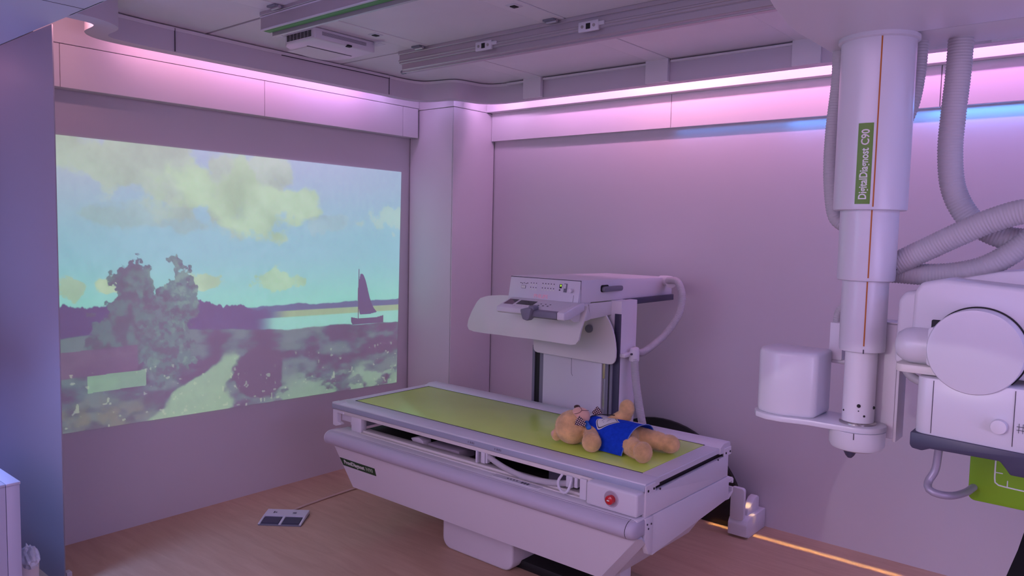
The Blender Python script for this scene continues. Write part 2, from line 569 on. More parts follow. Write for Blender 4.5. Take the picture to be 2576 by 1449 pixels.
# edge bead along the top of the curtain, and thin joint pieces
bead = bmesh.new()
for lo, hi, off in ((2.676, 2.6935, 0.004),):
    s0 = [(so[i], (so[min(i + 1, n - 1)] - so[max(i - 1, 0)]).normalized()) for i in range(n) if so[i].y > 1.60 or so[i].x > -3.5]
    s0 = [q for q in s0 if not (q[0].x > -3.42)]
    rows_ = []
    for p_, t_ in s0:
        nn = Vector((t_.y, -t_.x))
        rows_.append([bead.verts.new((p_.x + nn.x * o_, p_.y + nn.y * o_, z_)) for o_, z_ in ((0.0, lo), (off, lo), (off, hi), (0.0, hi))])
    for A, B in zip(rows_, rows_[1:]):
        for k in range(4):
            bead.faces.new((A[k], B[k], B[(k + 1) % 4], A[(k + 1) % 4]))
    bead.faces.new(rows_[0])
    bead.faces.new(rows_[-1][::-1])
finish('edge_bead', bead, curtl, curt)
# thin light slats between the vertical strips on the back curtain and the strips themselves
prev = -3.42
for s in (-3.11, -2.187, -1.33, -0.45, 0.45, 1.5):
    box('panel', s - 0.150, s - 0.004, 3.962, 3.990, 2.5715, 2.7, curtl, curt, bev=0.0012, segs=1, label='pale vertical strip on the cove curtain')
    box('edge_bead', prev + 0.01, s - 0.151, 3.966, 3.992, 2.678, 2.690, curtl, curt, bev=0.001, segs=1)
    prev = s
for y_ in (1.918, 3.362):
    box('joint', -3.9085 + (0.006 if y_ < 2 else 0), -3.88 + (0.0015 if y_ < 2 else -0.0215), y_ - 0.0007, y_ + 0.0007, 2.572, 2.688, gapm, curt, bev=0)
box('joint', -3.9, -3.896, 2.55, 3.362, 2.6725, 2.6765, gapm, curt, bev=0)
# soffit over the entrance bay
sf = box('trim_5', -5.2, 1.55, -0.3, 1.297, 2.556, 2.60, soffm, bev=0.0, kind='structure', smooth=False)
box('soffit_face', -3.53, -3.2, 1.293, 1.30, 2.556, 2.70, soffm, sf, bev=0)
box('joint', -3.378, -3.374, 0.0, 1.295, 2.5552, 2.5565, gapm, sf, bev=0)

# ================================================================== CEILING RAILS
def rail(loc_x0, x1, y0, y1, zt, zb, label, greenstrip):
    t = empty('ceiling_rail', (loc_x0, (y0 + y1) / 2, zt), label, 'rail')
    if greenstrip:
        bb = bm_box(loc_x0, x1, y0, y0 + 0.05, zb, zt, 0.002, 1)
        bm_box(loc_x0, x1, y0 - 0.006, y0, zt - 0.018, zt, 0.002, 1, bb)
        bm_box(loc_x0, x1, y0 + 0.05, y1, zb + 0.012, zt, 0.002, 1, bb)
        bm_box(loc_x0 + 0.02, x1, y1 - 0.010, y1 + 0.006, zb - 0.018, zb + 0.016, 0.001, 1, bb)
        bm_box(loc_x0, x1, y1, y1 + 0.035, zb + 0.02, zt, 0.001, 1, bb)
        finish('rail_profile', bb, alu, t)
        box('rail_edge', loc_x0, x1, y0 - 0.003, y0 + 0.004, zb - 0.0005, zb + 0.006, alul, t, bev=0.001)
        box('rail_edge', loc_x0, x1, y0 - 0.004, y0 + 0.002, zt - 0.026, zt - 0.02, alul, t, bev=0.001)
        box('green_strip', loc_x0 + 0.012, x1, y0 + 0.012, y0 + 0.044, zb - 0.002, zb + 0.001, greens, t, bev=0, label='green insert strip under the rail')
    else:
        bb = bm_box(loc_x0 - 0.0, x1, y0, y1, zb + 0.03, zt, 0.002, 1)
        bm_box(loc_x0, x1, y0 - 0.010, y0, zt - 0.020, zt, 0.002, 1, bb)
        bm_box(loc_x0, x1, y0 - 0.006, y0, zb + 0.042, zb + 0.052, 0.002, 1, bb)
        bm_box(loc_x0, x1, y0 + 0.02, y1, zb, zb + 0.034, 0.003, 1, bb)
        bm_box(loc_x0 - 0.035, x1, y1 - 0.02, y1 + 0.012, zb - 0.006, zb + 0.010, 0.002, 1, bb)
        finish('rail_profile', bb, alu, t)
        lathe('rail_bolt', [(0.010, loc_x0 - 0.055), (0.012, loc_x0 - 0.05), (0.012, loc_x0 - 0.02)], (0, y1 - 0.005, zb + 0.003), grey, t, axis='x', n=12)
        for xx in (-2.70, -2.05):
            bb = bm_box(xx - 0.055, xx + 0.055, y0 - 0.014, y0 + 0.0, zb + 0.020, zb + 0.066, 0.003, 2)
            bm_box(xx + 0.05, xx + 0.085, y0 - 0.012, y0, zb + 0.040, zb + 0.058, 0.002, 1, bb)
            cpl = finish('clamp_plate', bb, alul, t)
            box('slot', xx - 0.012, xx + 0.012, y0 - 0.0155, y0 - 0.012, zb + 0.030, zb + 0.056, black, cpl, bev=0.001)
            for dx in (-0.032, 0.032):
                lathe('screw', [(0.007, y0 - 0.017), (0.008, y0 - 0.012)], (xx + dx, 0, zb + 0.043), chrome, cpl, axis='y', n=12)
    return t


rail(-3.30, 1.5, 2.045, 2.105, 2.70, 2.615, 'long metal ceiling rail with a green strip, in front of the projector', True)
rail(-3.36, 1.5, 2.965, 3.04, 2.70, 2.600, 'long grooved metal ceiling rail with clamp plates, beside the back cove', False)

# latches and hinges set in the service strips
for i, (x, y, kind) in enumerate([(-3.165, 2.63, 'l'), (-2.25, 2.66, 'l'), (-3.17, 2.945, 'h'), (-2.255, 2.945, 'h'), (-3.14, 2.03, 'h')]):
    if kind == 'l':
        t = box('latch', x - 0.028, x + 0.028, y - 0.028, y + 0.028, ZC - 0.004, ZC - 0.001, alul, ceil, bev=0.001)
        box('catch', x - 0.014, x + 0.014, y - 0.016, y + 0.016, ZC - 0.008, ZC - 0.003, black, t, bev=0.002)
    else:
        t = box('hinge', x - 0.03, x + 0.035, y - 0.035, y + 0.015, ZC - 0.010, ZC - 0.001, grey, ceil, bev=0.002)
        lathe('barrel', [(0.008, x - 0.02), (0.008, x + 0.04)], (0, y - 0.012, ZC - 0.012), alu, t, axis='x', n=12)

# ================================================================== PROJECTOR
pj = empty('projector', (-3.25, 2.36, 2.70), 'white ceiling projector with black vent grilles, hung by the green striped rail', 'projector')
out = [(-3.08, 2.19), (-3.08, 2.56), (-3.30, 2.575), (-3.40, 2.56), (-3.455, 2.50), (-3.46, 2.42), (-3.42, 2.30), (-3.36, 2.22), (-3.30, 2.19)]
prism('body', out, 'z', 2.585, 2.700, whiteg, pj, bev=0.014, segs=3)
box('recess_cover', -3.42, -3.24, 2.27, 2.50, 2.578, 2.587, curtl, pj, bev=0.004)
box('shadow_gap', -3.239, -3.233, 2.26, 2.53, 2.582, 2.587, gapm, pj, bev=0)
vg = bmesh.new()
for r_ in range(5):
    for c_ in range(7):
        bm_box(-3.300 + c_ * 0.029, -3.300 + c_ * 0.029 + 0.023, 2.1875, 2.192, 2.612 + r_ * 0.0125, 2.612 + r_ * 0.0125 + 0.0075, 0, 1, vg)
finish('vent_grille', vg, black, pj, kind='stuff', smooth=False, label='black slotted vent grille')
vg = bmesh.new()
for r_ in range(6):
    bm_box(-3.082, -3.0790, 2.235, 2.50, 2.634 + r_ * 0.0062, 2.634 + r_ * 0.0062 + 0.0016, 0, 1, vg)
finish('side_grille', vg, gapm, pj, kind='stuff', smooth=False)
box('lens_window', -3.092, -3.070, 2.380, 2.405, 2.580, 2.600, black, pj, bev=0.002, label='black square lens window')
box('mounting_tab', -3.09, -3.02, 2.54, 2.575, 2.66, 2.664, alul, pj, bev=0.001)
box('mounting_tab', -3.34, -3.30, 2.14, 2.19, 2.66, 2.664, alul, pj, bev=0.001)

pj.location = (-3.25 * 1.068, 2.36 * 1.068, 2.70)
pj.scale = (1.068, 1.068, 0.52)

# ================================================================== PROJECTED PICTURE
NU, NV = 620, 416
uu, vv = np.meshgrid(np.linspace(0, 1, NU), np.linspace(0, 1, NV))


def vnoise(u, v, f, seed):
    r_ = np.random.default_rng(seed)
    N = 64
    g = r_.random((N, N))
    x, y = u * f, v * f
    xi, yi = np.floor(x).astype(int), np.floor(y).astype(int)
    fx, fy = x - xi, y - yi
    fx, fy = fx * fx * (3 - 2 * fx), fy * fy * (3 - 2 * fy)
    a = g[yi % N, xi % N]
    b_ = g[yi % N, (xi + 1) % N]
    c = g[(yi + 1) % N, xi % N]
    d = g[(yi + 1) % N, (xi + 1) % N]
    return a * (1 - fx) * (1 - fy) + b_ * fx * (1 - fy) + c * (1 - fx) * fy + d * fx * fy


def fbm(u, v, f, seed, oct=5):
    s, a, t = 0, 1, 0
    for k in range(oct):
        s = s + a * vnoise(u, v, f * 2 ** k, seed + k)
        t += a
        a *= 0.55
    return s / t


def sm(x, a, b_):
    t = np.clip((x - a) / (b_ - a), 0, 1)
    return t * t * (3 - 2 * t)


AS = 1.49
U = uu * AS
img = np.zeros((NV, NU, 3))
C = lambda r, g, b_: np.array([r, g, b_], float) / 255


def mixc(img, c, m):
    return img * (1 - m[..., None]) + c * m[..., None]


sky_top, sky_mid, sky_hor = C(152, 172, 196), C(140, 182, 196), C(140, 200, 186)
t1 = sm(vv, 0.0, 0.35)[..., None]
t2 = sm(vv, 0.35, 0.66)[..., None]
img = sky_top * (1 - t1) + sky_mid * t1
img = img * (1 - t2) + sky_hor * t2
img = mixc(img, C(170, 176, 190), 0.6 * sm(1 - uu, 0.75, 1.0) * sm(1 - vv, 0.55, 1.0))
big = fbm(U, vv * 1.2, 3.2, 11, 6)


def cloud(cx, cy, rx, ry, col, amt, seed, thr=0.42):
    global img
    d = np.sqrt(((U - cx) / rx) ** 2 + ((vv - cy) / ry) ** 2)
    nn = fbm(U, vv, 6 if rx > 0.2 else 20, seed, 6)
    m = sm((1 - d) * 0.75 + (nn - 0.5) * 1.9, 0.02, thr * 0.62)
    shade = sm(fbm(U + 0.02, vv + 0.03, 6, seed + 9, 5), 0.3, 0.7)
    c = col * (0.90 + 0.10 * shade[..., None])
    img = img * (1 - (m * amt)[..., None]) + c * (m * amt)[..., None]


cloud(0.30, 0.10, 0.55, 0.16, C(172, 192, 176), 0.9, 21)
cloud(0.68, 0.17, 0.34, 0.13, C(172, 200, 170), 0.95, 31)
cloud(0.30, 0.26, 0.30, 0.06, C(160, 186, 182), 0.6, 41)
cloud(1.05, 0.25, 0.14, 0.04, C(158, 186, 190), 0.6, 51)
cloud(1.42, 0.22, 0.12, 0.06, C(168, 196, 188), 0.8, 61)
cloud(0.18, 0.505, 0.10, 0.035, C(176, 196, 164), 0.9, 71)
cloud(0.52, 0.50, 0.06, 0.035, C(176, 200, 168), 0.9, 81)
cloud(0.84, 0.50, 0.12, 0.045, C(166, 198, 166), 0.9, 91)
cloud(0.03, 0.505, 0.06, 0.035, C(176, 196, 168), 0.8, 95)
# distant wood, water, meadow: a plain river landscape
hz = 0.600 + 0.018 * (fbm(U, U * 0, 14, 101, 4) - 0.5)
img = mixc(img, C(104, 108, 142), sm(vv, hz - 0.004, hz + 0.004) * sm(uu, 0.25, 0.5))
hb = 0.575 + 0.05 * (fbm(U, U * 0, 10, 111, 5) - 0.5) + 0.06 * sm(uu, 0.44, 0.56) + 0.02 * (fbm(U, vv * 0, 70, 117, 3) - 0.5)
img = mixc(img, C(98, 90, 128), sm(vv, hb, hb + 0.008) * (1 - sm(uu, 0.5, 0.56)))
img = mixc(img, C(150, 168, 138), sm(vv, 0.622, 0.628) * sm(uu, 0.52, 0.6))
img = mixc(img, C(142, 194, 184), sm(vv, 0.648, 0.655) * sm(uu, 0.48, 0.56))
gr = 0.700 + 0.02 * (fbm(U, U * 0, 8, 121, 5) - 0.5) - 0.03 * (1 - sm(uu, 0.3, 0.6))
gmask = sm(vv, gr, gr + 0.008)
gn = fbm(U, vv * 2.2, 9, 131, 6)
gcol = C(92, 90, 116)[None, None] * (1 - sm(gn, 0.35, 0.65)[..., None]) + C(116, 124, 132)[None, None] * sm(gn, 0.35, 0.65)[..., None]
img = img * (1 - gmask[..., None]) + gcol * gmask[..., None]
lit = sm(vv + 0.10 * (fbm(U, vv * 1.5, 7, 141, 6) - 0.5), 0.86, 0.95) * sm(fbm(U, vv * 2, 12, 151, 5), 0.40, 0.56)
img = mixc(img, C(138, 162, 146), 0.85 * lit * gmask * sm(uu, 0.45, 0.6))
# lane running from the lower left up to the meadow
pc = 0.46 - 0.62 * (vv - 0.72) + 0.02 * np.sin(vv * 40)
pw_ = 0.012 + 0.36 * np.clip(vv - 0.74, 0, 1)
pmask = sm(pw_ - np.abs(uu - pc) + 0.05 * (fbm(U, vv, 14, 161, 5) - 0.5), -0.006, 0.012) * sm(vv, 0.76, 0.80)
img = mixc(img, C(146, 172, 148), 0.9 * pmask)
# hedge to the right of the lane, scrub at lower left
hd = np.sqrt(((uu - 0.50) / 0.075) ** 2 + ((vv - 0.87) / 0.11) ** 2) + 0.5 * (fbm(U, vv, 16, 171, 5) - 0.5)
img = mixc(img, C(84, 78, 108), 0.9 * (1 - sm(hd, 0.85, 1.05)))
ll = sm(vv - 0.02 + 0.35 * uu * 0 + 0.10 * (fbm(U, vv, 9, 181, 5) - 0.5), 0.86, 0.93) * (1 - sm(uu, 0.16, 0.26))
img = mixc(img, C(126, 122, 120), 0.8 * ll * (0.4 + 0.8 * sm(fbm(U, vv, 30, 191, 4), 0.35, 0.65)))
# a bushy tree mass at left and a plain low roof
for cx, cy, rx, ry, s_ in ((0.20, 0.66, 0.11, 0.17, 201), (0.16, 0.56, 0.055, 0.14, 211), (0.275, 0.55, 0.045, 0.13, 221), (0.12, 0.68, 0.07, 0.08, 231), (0.23, 0.74, 0.08, 0.12, 241)):
    d = np.sqrt(((uu - cx) / rx) ** 2 + ((vv - cy) / ry) ** 2) + 1.35 * (fbm(U, vv, 15, s_, 6) - 0.5) + 0.55 * (fbm(U, vv, 55, s_ + 3, 3) - 0.5)
    m = 1 - sm(d, 0.90, 0.98)
    tn = (0.5 * sm(fbm(U, vv, 26, s_ + 5, 5), 0.40, 0.62) + 0.5 * sm(fbm(U, vv, 70, s_ + 6, 3), 0.40, 0.65) * sm(uu, 0.14, 0.24))[..., None]
    tcg = C(92, 98, 118) * (1 - tn) + C(122, 144, 138) * tn
    img = img * (1 - 0.93 * m[..., None]) + tcg * 0.93 * m[..., None]
rf = (uu < 0.17) & (vv > 0.725 - 0.05 * uu) & (vv < 0.815 - 0.03 * uu)
img = mixc(img, C(122, 98, 126), 0.85 * rf.astype(float))
wl_ = (uu < 0.19) & (uu > 0.055) & (vv > 0.815 - 0.03 * uu) & (vv < 0.875 - 0.04 * uu)
img = mixc(img, C(140, 172, 146), 0.75 * wl_.astype(float))
# one plain dark sail by the water
sx = (uu - 0.86)
tt = np.clip((vv - 0.475) / 0.185, 0, 1)
sail = (vv > 0.475) & (vv < 0.662 - 0.25 * np.clip(sx - 0.02, 0, 1)) & (sx > -0.016 - 0.010 * np.sin(PI * tt)) & (sx < -0.010 + 0.040 * tt ** 0.6 + 0.025 * tt ** 5)
img = mixc(img, C(92, 76, 120), 0.92 * sail.astype(float))
mast = (np.abs(sx + 0.022) < 0.0016) & (vv > 0.455) & (vv < 0.68)
img = mixc(img, C(80, 70, 110), 0.9 * mast.astype(float))
hull = (vv > 0.678 - 0.25 * np.clip(sx - 0.05, 0, 1) - 0.3 * np.clip(-sx - 0.025, 0, 1)) & (vv < 0.706) & (sx > -0.050 + 0.4 * np.clip(vv - 0.69, 0, 1)) & (sx < 0.078)
img = mixc(img, C(96, 74, 112), 0.9 * hull.astype(float))
# speckle of flowers and brush texture
fl = (fbm(U, vv, 60, 251, 2) > 0.80) & (vv > 0.8)
img = mixc(img, C(182, 194, 170), 0.5 * fl.astype(float))
img *= (1 + 0.06 * (fbm(U * 1.3, vv, 40, 261, 3) - 0.5))[..., None]
img = np.clip(img, 0, 1)
lin = np.where(img <= 0.04045, img / 12.92, ((img + 0.055) / 1.055) ** 2.4)
AMB = np.array([0.150, 0.100, 0.170])
emi = np.clip(lin - AMB, 0.002, 1)
# a rectangle leaning to the slight keystone of the beam, on the left wall
c00, c10, c11, c01 = (1.477, 2.130), (3.789, 2.108), (3.764, 0.548), (1.483, 0.598)
yy = (c00[0] * (1 - uu) + c10[0] * uu) * (1 - vv) + (c01[0] * (1 - uu) + c11[0] * uu) * vv
zz = (c00[1] * (1 - uu) + c10[1] * uu) * (1 - vv) + (c01[1] * (1 - uu) + c11[1] * uu) * vv
me = bpy.data.meshes.new('projected_picture')
idx = np.arange(NU * NV).reshape(NV, NU)
quads = np.stack([idx[:-1, :-1], idx[:-1, 1:], idx[1:, 1:], idx[1:, :-1]], -1).reshape(-1, 4)
co = np.stack([np.full(uu.shape, 0.0), yy - 2.63, zz - 0.55], -1).reshape(-1, 3)
me.vertices.add(len(co))
me.vertices.foreach_set('co', co.astype(np.float32).ravel())
me.loops.add(quads.size)
me.loops.foreach_set('vertex_index', quads.ravel().astype(np.int32))
me.polygons.add(len(quads))
me.polygons.foreach_set('loop_start', np.arange(0, quads.size, 4, dtype=np.int32))
me.update(calc_edges=True)
ca = me.color_attributes.new('picture', 'FLOAT_COLOR', 'POINT')
ca.data.foreach_set('color', np.concatenate([emi.reshape(-1, 3), np.ones((NU * NV, 1))], 1).astype(np.float32).ravel())
pmx = pm('projection_light', (0.66, 0.62, 0.66), 0.62)
nt = pmx.node_tree
at_ = nt.nodes.new('ShaderNodeAttribute')
at_.attribute_name = 'picture'
nt.links.new(at_.outputs['Color'], nt.nodes['Principled BSDF'].inputs['Emission Color'])
nt.nodes['Principled BSDF'].inputs['Emission Strength'].default_value = 1.0
me.materials.append(pmx)
po = bpy.data.objects.new('projected_picture', me)
COL.objects.link(po)
po.location = (XL + 0.004, 2.63, 0.55)
po['label'] = 'large pale projected river landscape with clouds on the left wall'
po['category'] = 'projection'

# ================================================================== EXAMINATION TABLE
tb_ = empty('examination_table', (-2.5, 3.0, 0.0), 'white examination table with lime green top, in the middle of the room', 'table')
X0, X1, Y0, Y1 = -3.52, -1.485, 2.63, 3.43
# top frame: four rails around the green pad
fr = bmesh.new()
prof = [(Y0, 0.668), (Y0, 0.697), (Y0 + 0.004, 0.701), (Y0 + 0.112, 0.7025), (Y0 + 0.115, 0.699), (Y0 + 0.115, 0.672)]
bm_prism(prof, 'x', X0, X1, 0.0012, 1, fr)
prof = [(Y1, 0.668), (Y1, 0.704), (Y1 - 0.006, 0.716), (Y1 - 0.07, 0.718), (Y1 - 0.110, 0.703), (Y1 - 0.110, 0.672)]
bm_prism(prof, 'x', X0 + 0.03, X1, 0.0012, 1, fr)
bm_box(X0 + 0.002, X0 + 0.07, Y0 + 0.06, Y1 - 0.05, 0.672, 0.7015, 0.002, 1, fr)
bm_box(X1 - 0.085, X1 - 0.006, Y0 + 0.10, Y1 - 0.05, 0.676, 0.7015, 0.002, 1, fr)
finish('top_frame', fr, alul, tb_)
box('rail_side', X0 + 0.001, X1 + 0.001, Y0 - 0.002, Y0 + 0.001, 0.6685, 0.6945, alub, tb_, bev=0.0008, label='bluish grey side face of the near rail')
box('corner_block', X0 - 0.004, X0 + 0.06, Y0 + 0.002, Y0 + 0.05, 0.695, 0.7035, alul, tb_, bev=0.003)
box('pad', X0 + 0.07, X1 - 0.085, Y0 + 0.115, Y1 - 0.110, 0.680, 0.7032, green, tb_, bev=0.0015, label='lime green table pad')
sb = bmesh.new()
for a in ((X0 + 0.066, X1 - 0.08, Y1 - 0.113, Y1 - 0.107), (X0 + 0.067, X0 + 0.073, Y0 + 0.115, Y1 - 0.11), (X0 + 0.066, X1 - 0.08, Y0 + 0.1125, Y0 + 0.1155)):
    bm_box(a[0], a[1], a[2], a[3], 0.698, 0.7037, 0, 1, sb)
finish('pad_seam', sb, gapm, tb_, smooth=False)
# profile end plates of the two long rails
for (ya, yb) in ((Y0 - 0.002, Y0 + 0.075), (Y1 - 0.075, Y1 + 0.002)):
    ep = bm_box(X1 - 0.002, X1 + 0.004, ya, yb, 0.655, 0.693, 0.001, 1)
    e_ = finish('end_plate', ep, white, tb_)
    for yy_ in (ya + 0.018, yb - 0.014):
        lathe('screw', [(0.005, X1 + 0.003), (0.005, X1 + 0.0065)], (0, yy_, 0.670), black, e_, axis='x', n=10)
# pale accessory rail below the top
box('accessory_rail', X0 + 0.012, -1.735, Y0 + 0.006, Y0 + 0.03, 0.645, 0.664, cream, tb_, bev=0.002)
# hook-shaped bracket and post at the left end
hb_ = bmesh.new()
bm_prism([(X0 + 0.004, 0.662), (X0 + 0.10, 0.660), (X0 + 0.10, 0.646), (X0 + 0.045, 0.647), (X0 + 0.045, 0.595), (X0 + 0.075, 0.590), (X0 + 0.075, 0.582), (X0 + 0.03, 0.568), (X0 + 0.004, 0.572)], 'y', Y0 + 0.002, Y0 + 0.03, 0.002, 1, hb_)
finish('rail_bracket', hb_, white, tb_)
box('bracket_web', X0 + 0.045, -3.33, Y0 + 0.035, Y0 + 0.05, 0.60, 0.66, white, tb_, bev=0.001)
box('post', -3.36, -3.275, Y0 + 0.01, Y0 + 0.05, 0.565, 0.650, white, tb_, bev=0.004)
box('post', -1.80, -1.765, Y0 - 0.004, Y0 + 0.05, 0.560, 0.655, white, tb_, bev=0.003)
# upper body with open cavity
ubm = bmesh.new()
bm_box(X0 + 0.09, -3.34, Y0 + 0.06, Y1 - 0.02, 0.575, 0.66, 0.002, 1, ubm)
bm_box(X0 + 0.09, X1 - 0.02, Y1 - 0.04, Y1 - 0.02, 0.52, 0.668, 0.002, 1, ubm)
finish('cavity_wall', ubm, white, tb_)
box('cavity_floor', X0 + 0.09, X1 - 0.02, Y0 + 0.05, Y1 - 0.03, 0.50, 0.53, dark, tb_, bev=0)
box('end_recess', X1 - 0.05, X1 - 0.022, Y0 + 0.03, Y1 - 0.03, 0.60, 0.674, dark, tb_, bev=0)
box('cavity_roof', X0 + 0.03, X1 - 0.03, Y0 + 0.04, Y1 - 0.04, 0.664, 0.672, dark, tb_, bev=0)
iv = bmesh.new()
bm_prism([(-3.34, 0.66), (-3.34, 0.60), (-2.95, 0.655), (-2.95, 0.66)], 'y', 2.80, 2.83, 0, 1, iv)
finish('inner_brace', iv, white, tb_)
prism('inner_brace', [(-2.55, 0.655), (-2.36, 0.655), (-2.36, 0.585)], 'y', 2.70, 2.72, white, tb_)
bm_ = bm_prism([(-2.92, 0.545), (-2.96, 0.585), (-2.90, 0.60), (-2.865, 0.585), (-2.855, 0.545)], 'y', 2.72, 2.78, 0.004, 2)
finish('inner_housing', bm_, curtl, tb_)
box('inner_housing', -2.85, -2.62, 2.74, 2.86, 0.53, 0.575, curtm, tb_, bev=0.004)
box('inner_housing', -2.10, -1.95, 2.80, 2.95, 0.53, 0.60, grey, tb_, bev=0.01)
# ledge, grooves and long rounded bumper
lg = bm_box(X0 + 0.08, X1, Y0 - 0.055, Y0 + 0.05, 0.545, 0.5665, 0.004, 2)
finish('ledge', lg, white, tb_)
for k_, (ya, za) in enumerate(((Y0 - 0.002, 0.571), (Y0 + 0.018, 0.581))):
    box('ledge_step', -3.27, -1.80, ya, ya + 0.05, 0.56, za, cream, tb_, bev=0.002)
pr = []
for k in range(13):
    a = math.radians(90 + 180 * k / 12)
    pr.append((2.575 + 0.048 * math.cos(a), 0.525 + 0.040 * math.sin(a)))
pr = [(2.64, 0.565)] + pr + [(2.64, 0.485)]
prism('bumper', pr, 'x', -3.452, -1.515, bumper, tb_, label='lilac grey rounded side bumper')
prism('bumper_gap', [(p_[0] * 1.0 + 0.001, p_[1]) for p_ in pr], 'x', -1.515, -1.512, black, tb_)
def capend(x0, sgn, mat):
    b = bmesh.new()
    rings = []
    for dx, sc_ in ((0, 1), (0.010, 0.985), (0.018, 0.94), (0.025, 0.86), (0.030, 0.74), (0.033, 0.58), (0.034, 0.40)):
        rings.append([b.verts.new((x0 + sgn * dx, (p_[0] - 2.60) * sc_ + 2.60, (p_[1] - 0.525) * sc_ + 0.525)) for p_ in pr])
    n_ = len(pr)
    for A_, B_ in zip(rings, rings[1:]):
        for k in range(n_):
            b.faces.new((A_[k], A_[(k + 1) % n_], B_[(k + 1) % n_], B_[k]))
    b.faces.new(rings[0][::-1])
    b.faces.new(rings[-1])
    finish('bumper_cap', b, mat, tb_, ang=70)
capend(-1.512, 1, bumper)
box('bumper_line', -3.45, -1.49, 2.5605, 2.5615, 0.5655, 0.5668, white, tb_, bev=0)
capend(-3.452, -0.6, whiteg)
# sloping front panel
fp = bmesh.new()
A = [Vector((-3.445, 2.582, 0.488)), Vector((-1.487, 2.582, 0.488)), Vector((-1.70, 2.655, 0.238)), Vector((-3.36, 2.655, 0.238))]
Bv = [v + Vector((0, 0.014, 0.004)) for v in A]
va = [fp.verts.new(v) for v in A]
vb_ = [fp.verts.new(v) for v in Bv]
fp.faces.new(va)
fp.faces.new(vb_[::-1])
for i in range(4):
    fp.faces.new((va[i], va[(i + 1) % 4], vb_[(i + 1) % 4], vb_[i]))
finish('front_panel', fp, white, tb_)
# side lip to the right of the front panel
sl = bmesh.new()
A = [Vector((-1.489, 2.581, 0.488)), Vector((-1.474, 2.596, 0.488)), Vector((-1.474, 2.625, 0.462)), Vector((-1.662, 2.694, 0.238)), Vector((-1.676, 2.668, 0.232)), Vector((-1.703, 2.654, 0.236))]
va = [sl.verts.new(v) for v in A]
vb_ = [sl.verts.new(v + Vector((-0.012, 0.016, 0.004))) for v in A]
sl.faces.new(va)
sl.faces.new(vb_[::-1])
for i in range(6):
    sl.faces.new((va[i], va[(i + 1) % 6], vb_[(i + 1) % 6], vb_[i]))
finish('side_lip', sl, whiteg, tb_)
# hull below
hu = bmesh.new()
top_ = [(-3.43, 2.62), (-1.505, 2.62), (-1.505, 3.38), (-3.43, 3.38)]
bot_ = [(-3.33, 2.71), (-1.650, 2.71), (-1.640, 3.34), (-3.33, 3.34)]
vt = [hu.verts.new((x, y, 0.46)) for x, y in top_]
vb2 = [hu.verts.new((x, y, 0.245)) for x, y in bot_]
hu.faces.new(vt)
hu.faces.new(vb2[::-1])
for i in range(4):
    hu.faces.new((vt[i], vt[(i + 1) % 4], vb2[(i + 1) % 4], vb2[i]))
bmesh.ops.bevel(hu, geom=hu.edges[:], offset=0.01, segments=2, affect='EDGES')
finish('underbody', hu, white, tb_)
# end panels (right)
prism('end_panel', [(2.632, 0.563), (3.405, 0.552), (3.405, 0.655), (2.71, 0.655), (2.71, 0.662), (2.632, 0.662)], 'x', -1.500, -1.482, white, tb_, bev=0.002)
prism('end_panel', [(2.690, 0.392), (3.415, 0.440), (3.415, 0.550), (2.690, 0.560)], 'x', -1.500, -1.478, white, tb_, bev=0.002)
ps_ = prism('corner_post', [(2.628, 0.560), (2.689, 0.559), (2.689, 0.405), (2.66, 0.405), (2.628, 0.46)], 'x', -1.500, -1.477, white, tb_, bev=0.001)
for y_, z_ in ((2.640, 0.535), (2.672, 0.53), (2.650, 0.515)):
    lathe('screw', [(0.004, -1.478), (0.004, -1.4745)], (0, y_, z_), dprint, ps_, axis='x', n=10)
lathe('screw', [(0.0045, -1.483), (0.0045, -1.4795)], (0, 2.745, 0.655), dprint, tb_, axis='x', n=10)
lathe('screw', [(0.0045, -1.483), (0.0045, -1.4795)], (0, 3.29, 0.655), dprint, tb_, axis='x', n=10)
ck = bm_prism([(3.405, 0.530), (3.47, 0.530), (3.482, 0.520), (3.482, 0.500), (3.472, 0.500), (3.468, 0.514), (3.43, 0.512), (3.425, 0.50), (3.425, 0.475), (3.43, 0.455), (3.468, 0.46), (3.470, 0.480), (3.482, 0.480), (3.482, 0.455), (3.44, 0.43), (3.405, 0.432)], 'x', -1.55, -1.485, 0, 1)
finish('rear_channel', ck, white, tb_)
# emergency stop box
sbx = prism('stop_box', rrect(-1.735, -1.490, 0.572, 0.670, 0.012), 'y', 2.578, 2.66, whiteg, tb_, bev=0.010, segs=3)
lathe('button_ring', [(0.033, 2.5775), (0.034, 2.5765), (0.030, 2.5755), (0.027, 2.5768)], (-1.610, 0, 0.624), pm('recess_grey', (0.45, 0.38, 0.44), 0.5), sbx, axis='y', n=40)
lathe('stop_button', [(0.018, 2.5785), (0.019, 2.562), (0.018, 2.555), (0.012, 2.551), (0.004, 2.550)], (-1.608, 0, 0.624), red, sbx, axis='y', n=32, label='round red emergency button')
box('button_mark', -1.614, -1.602, 2.5485, 2.5515, 0.622, 0.627, wline, sbx, bev=0.001)
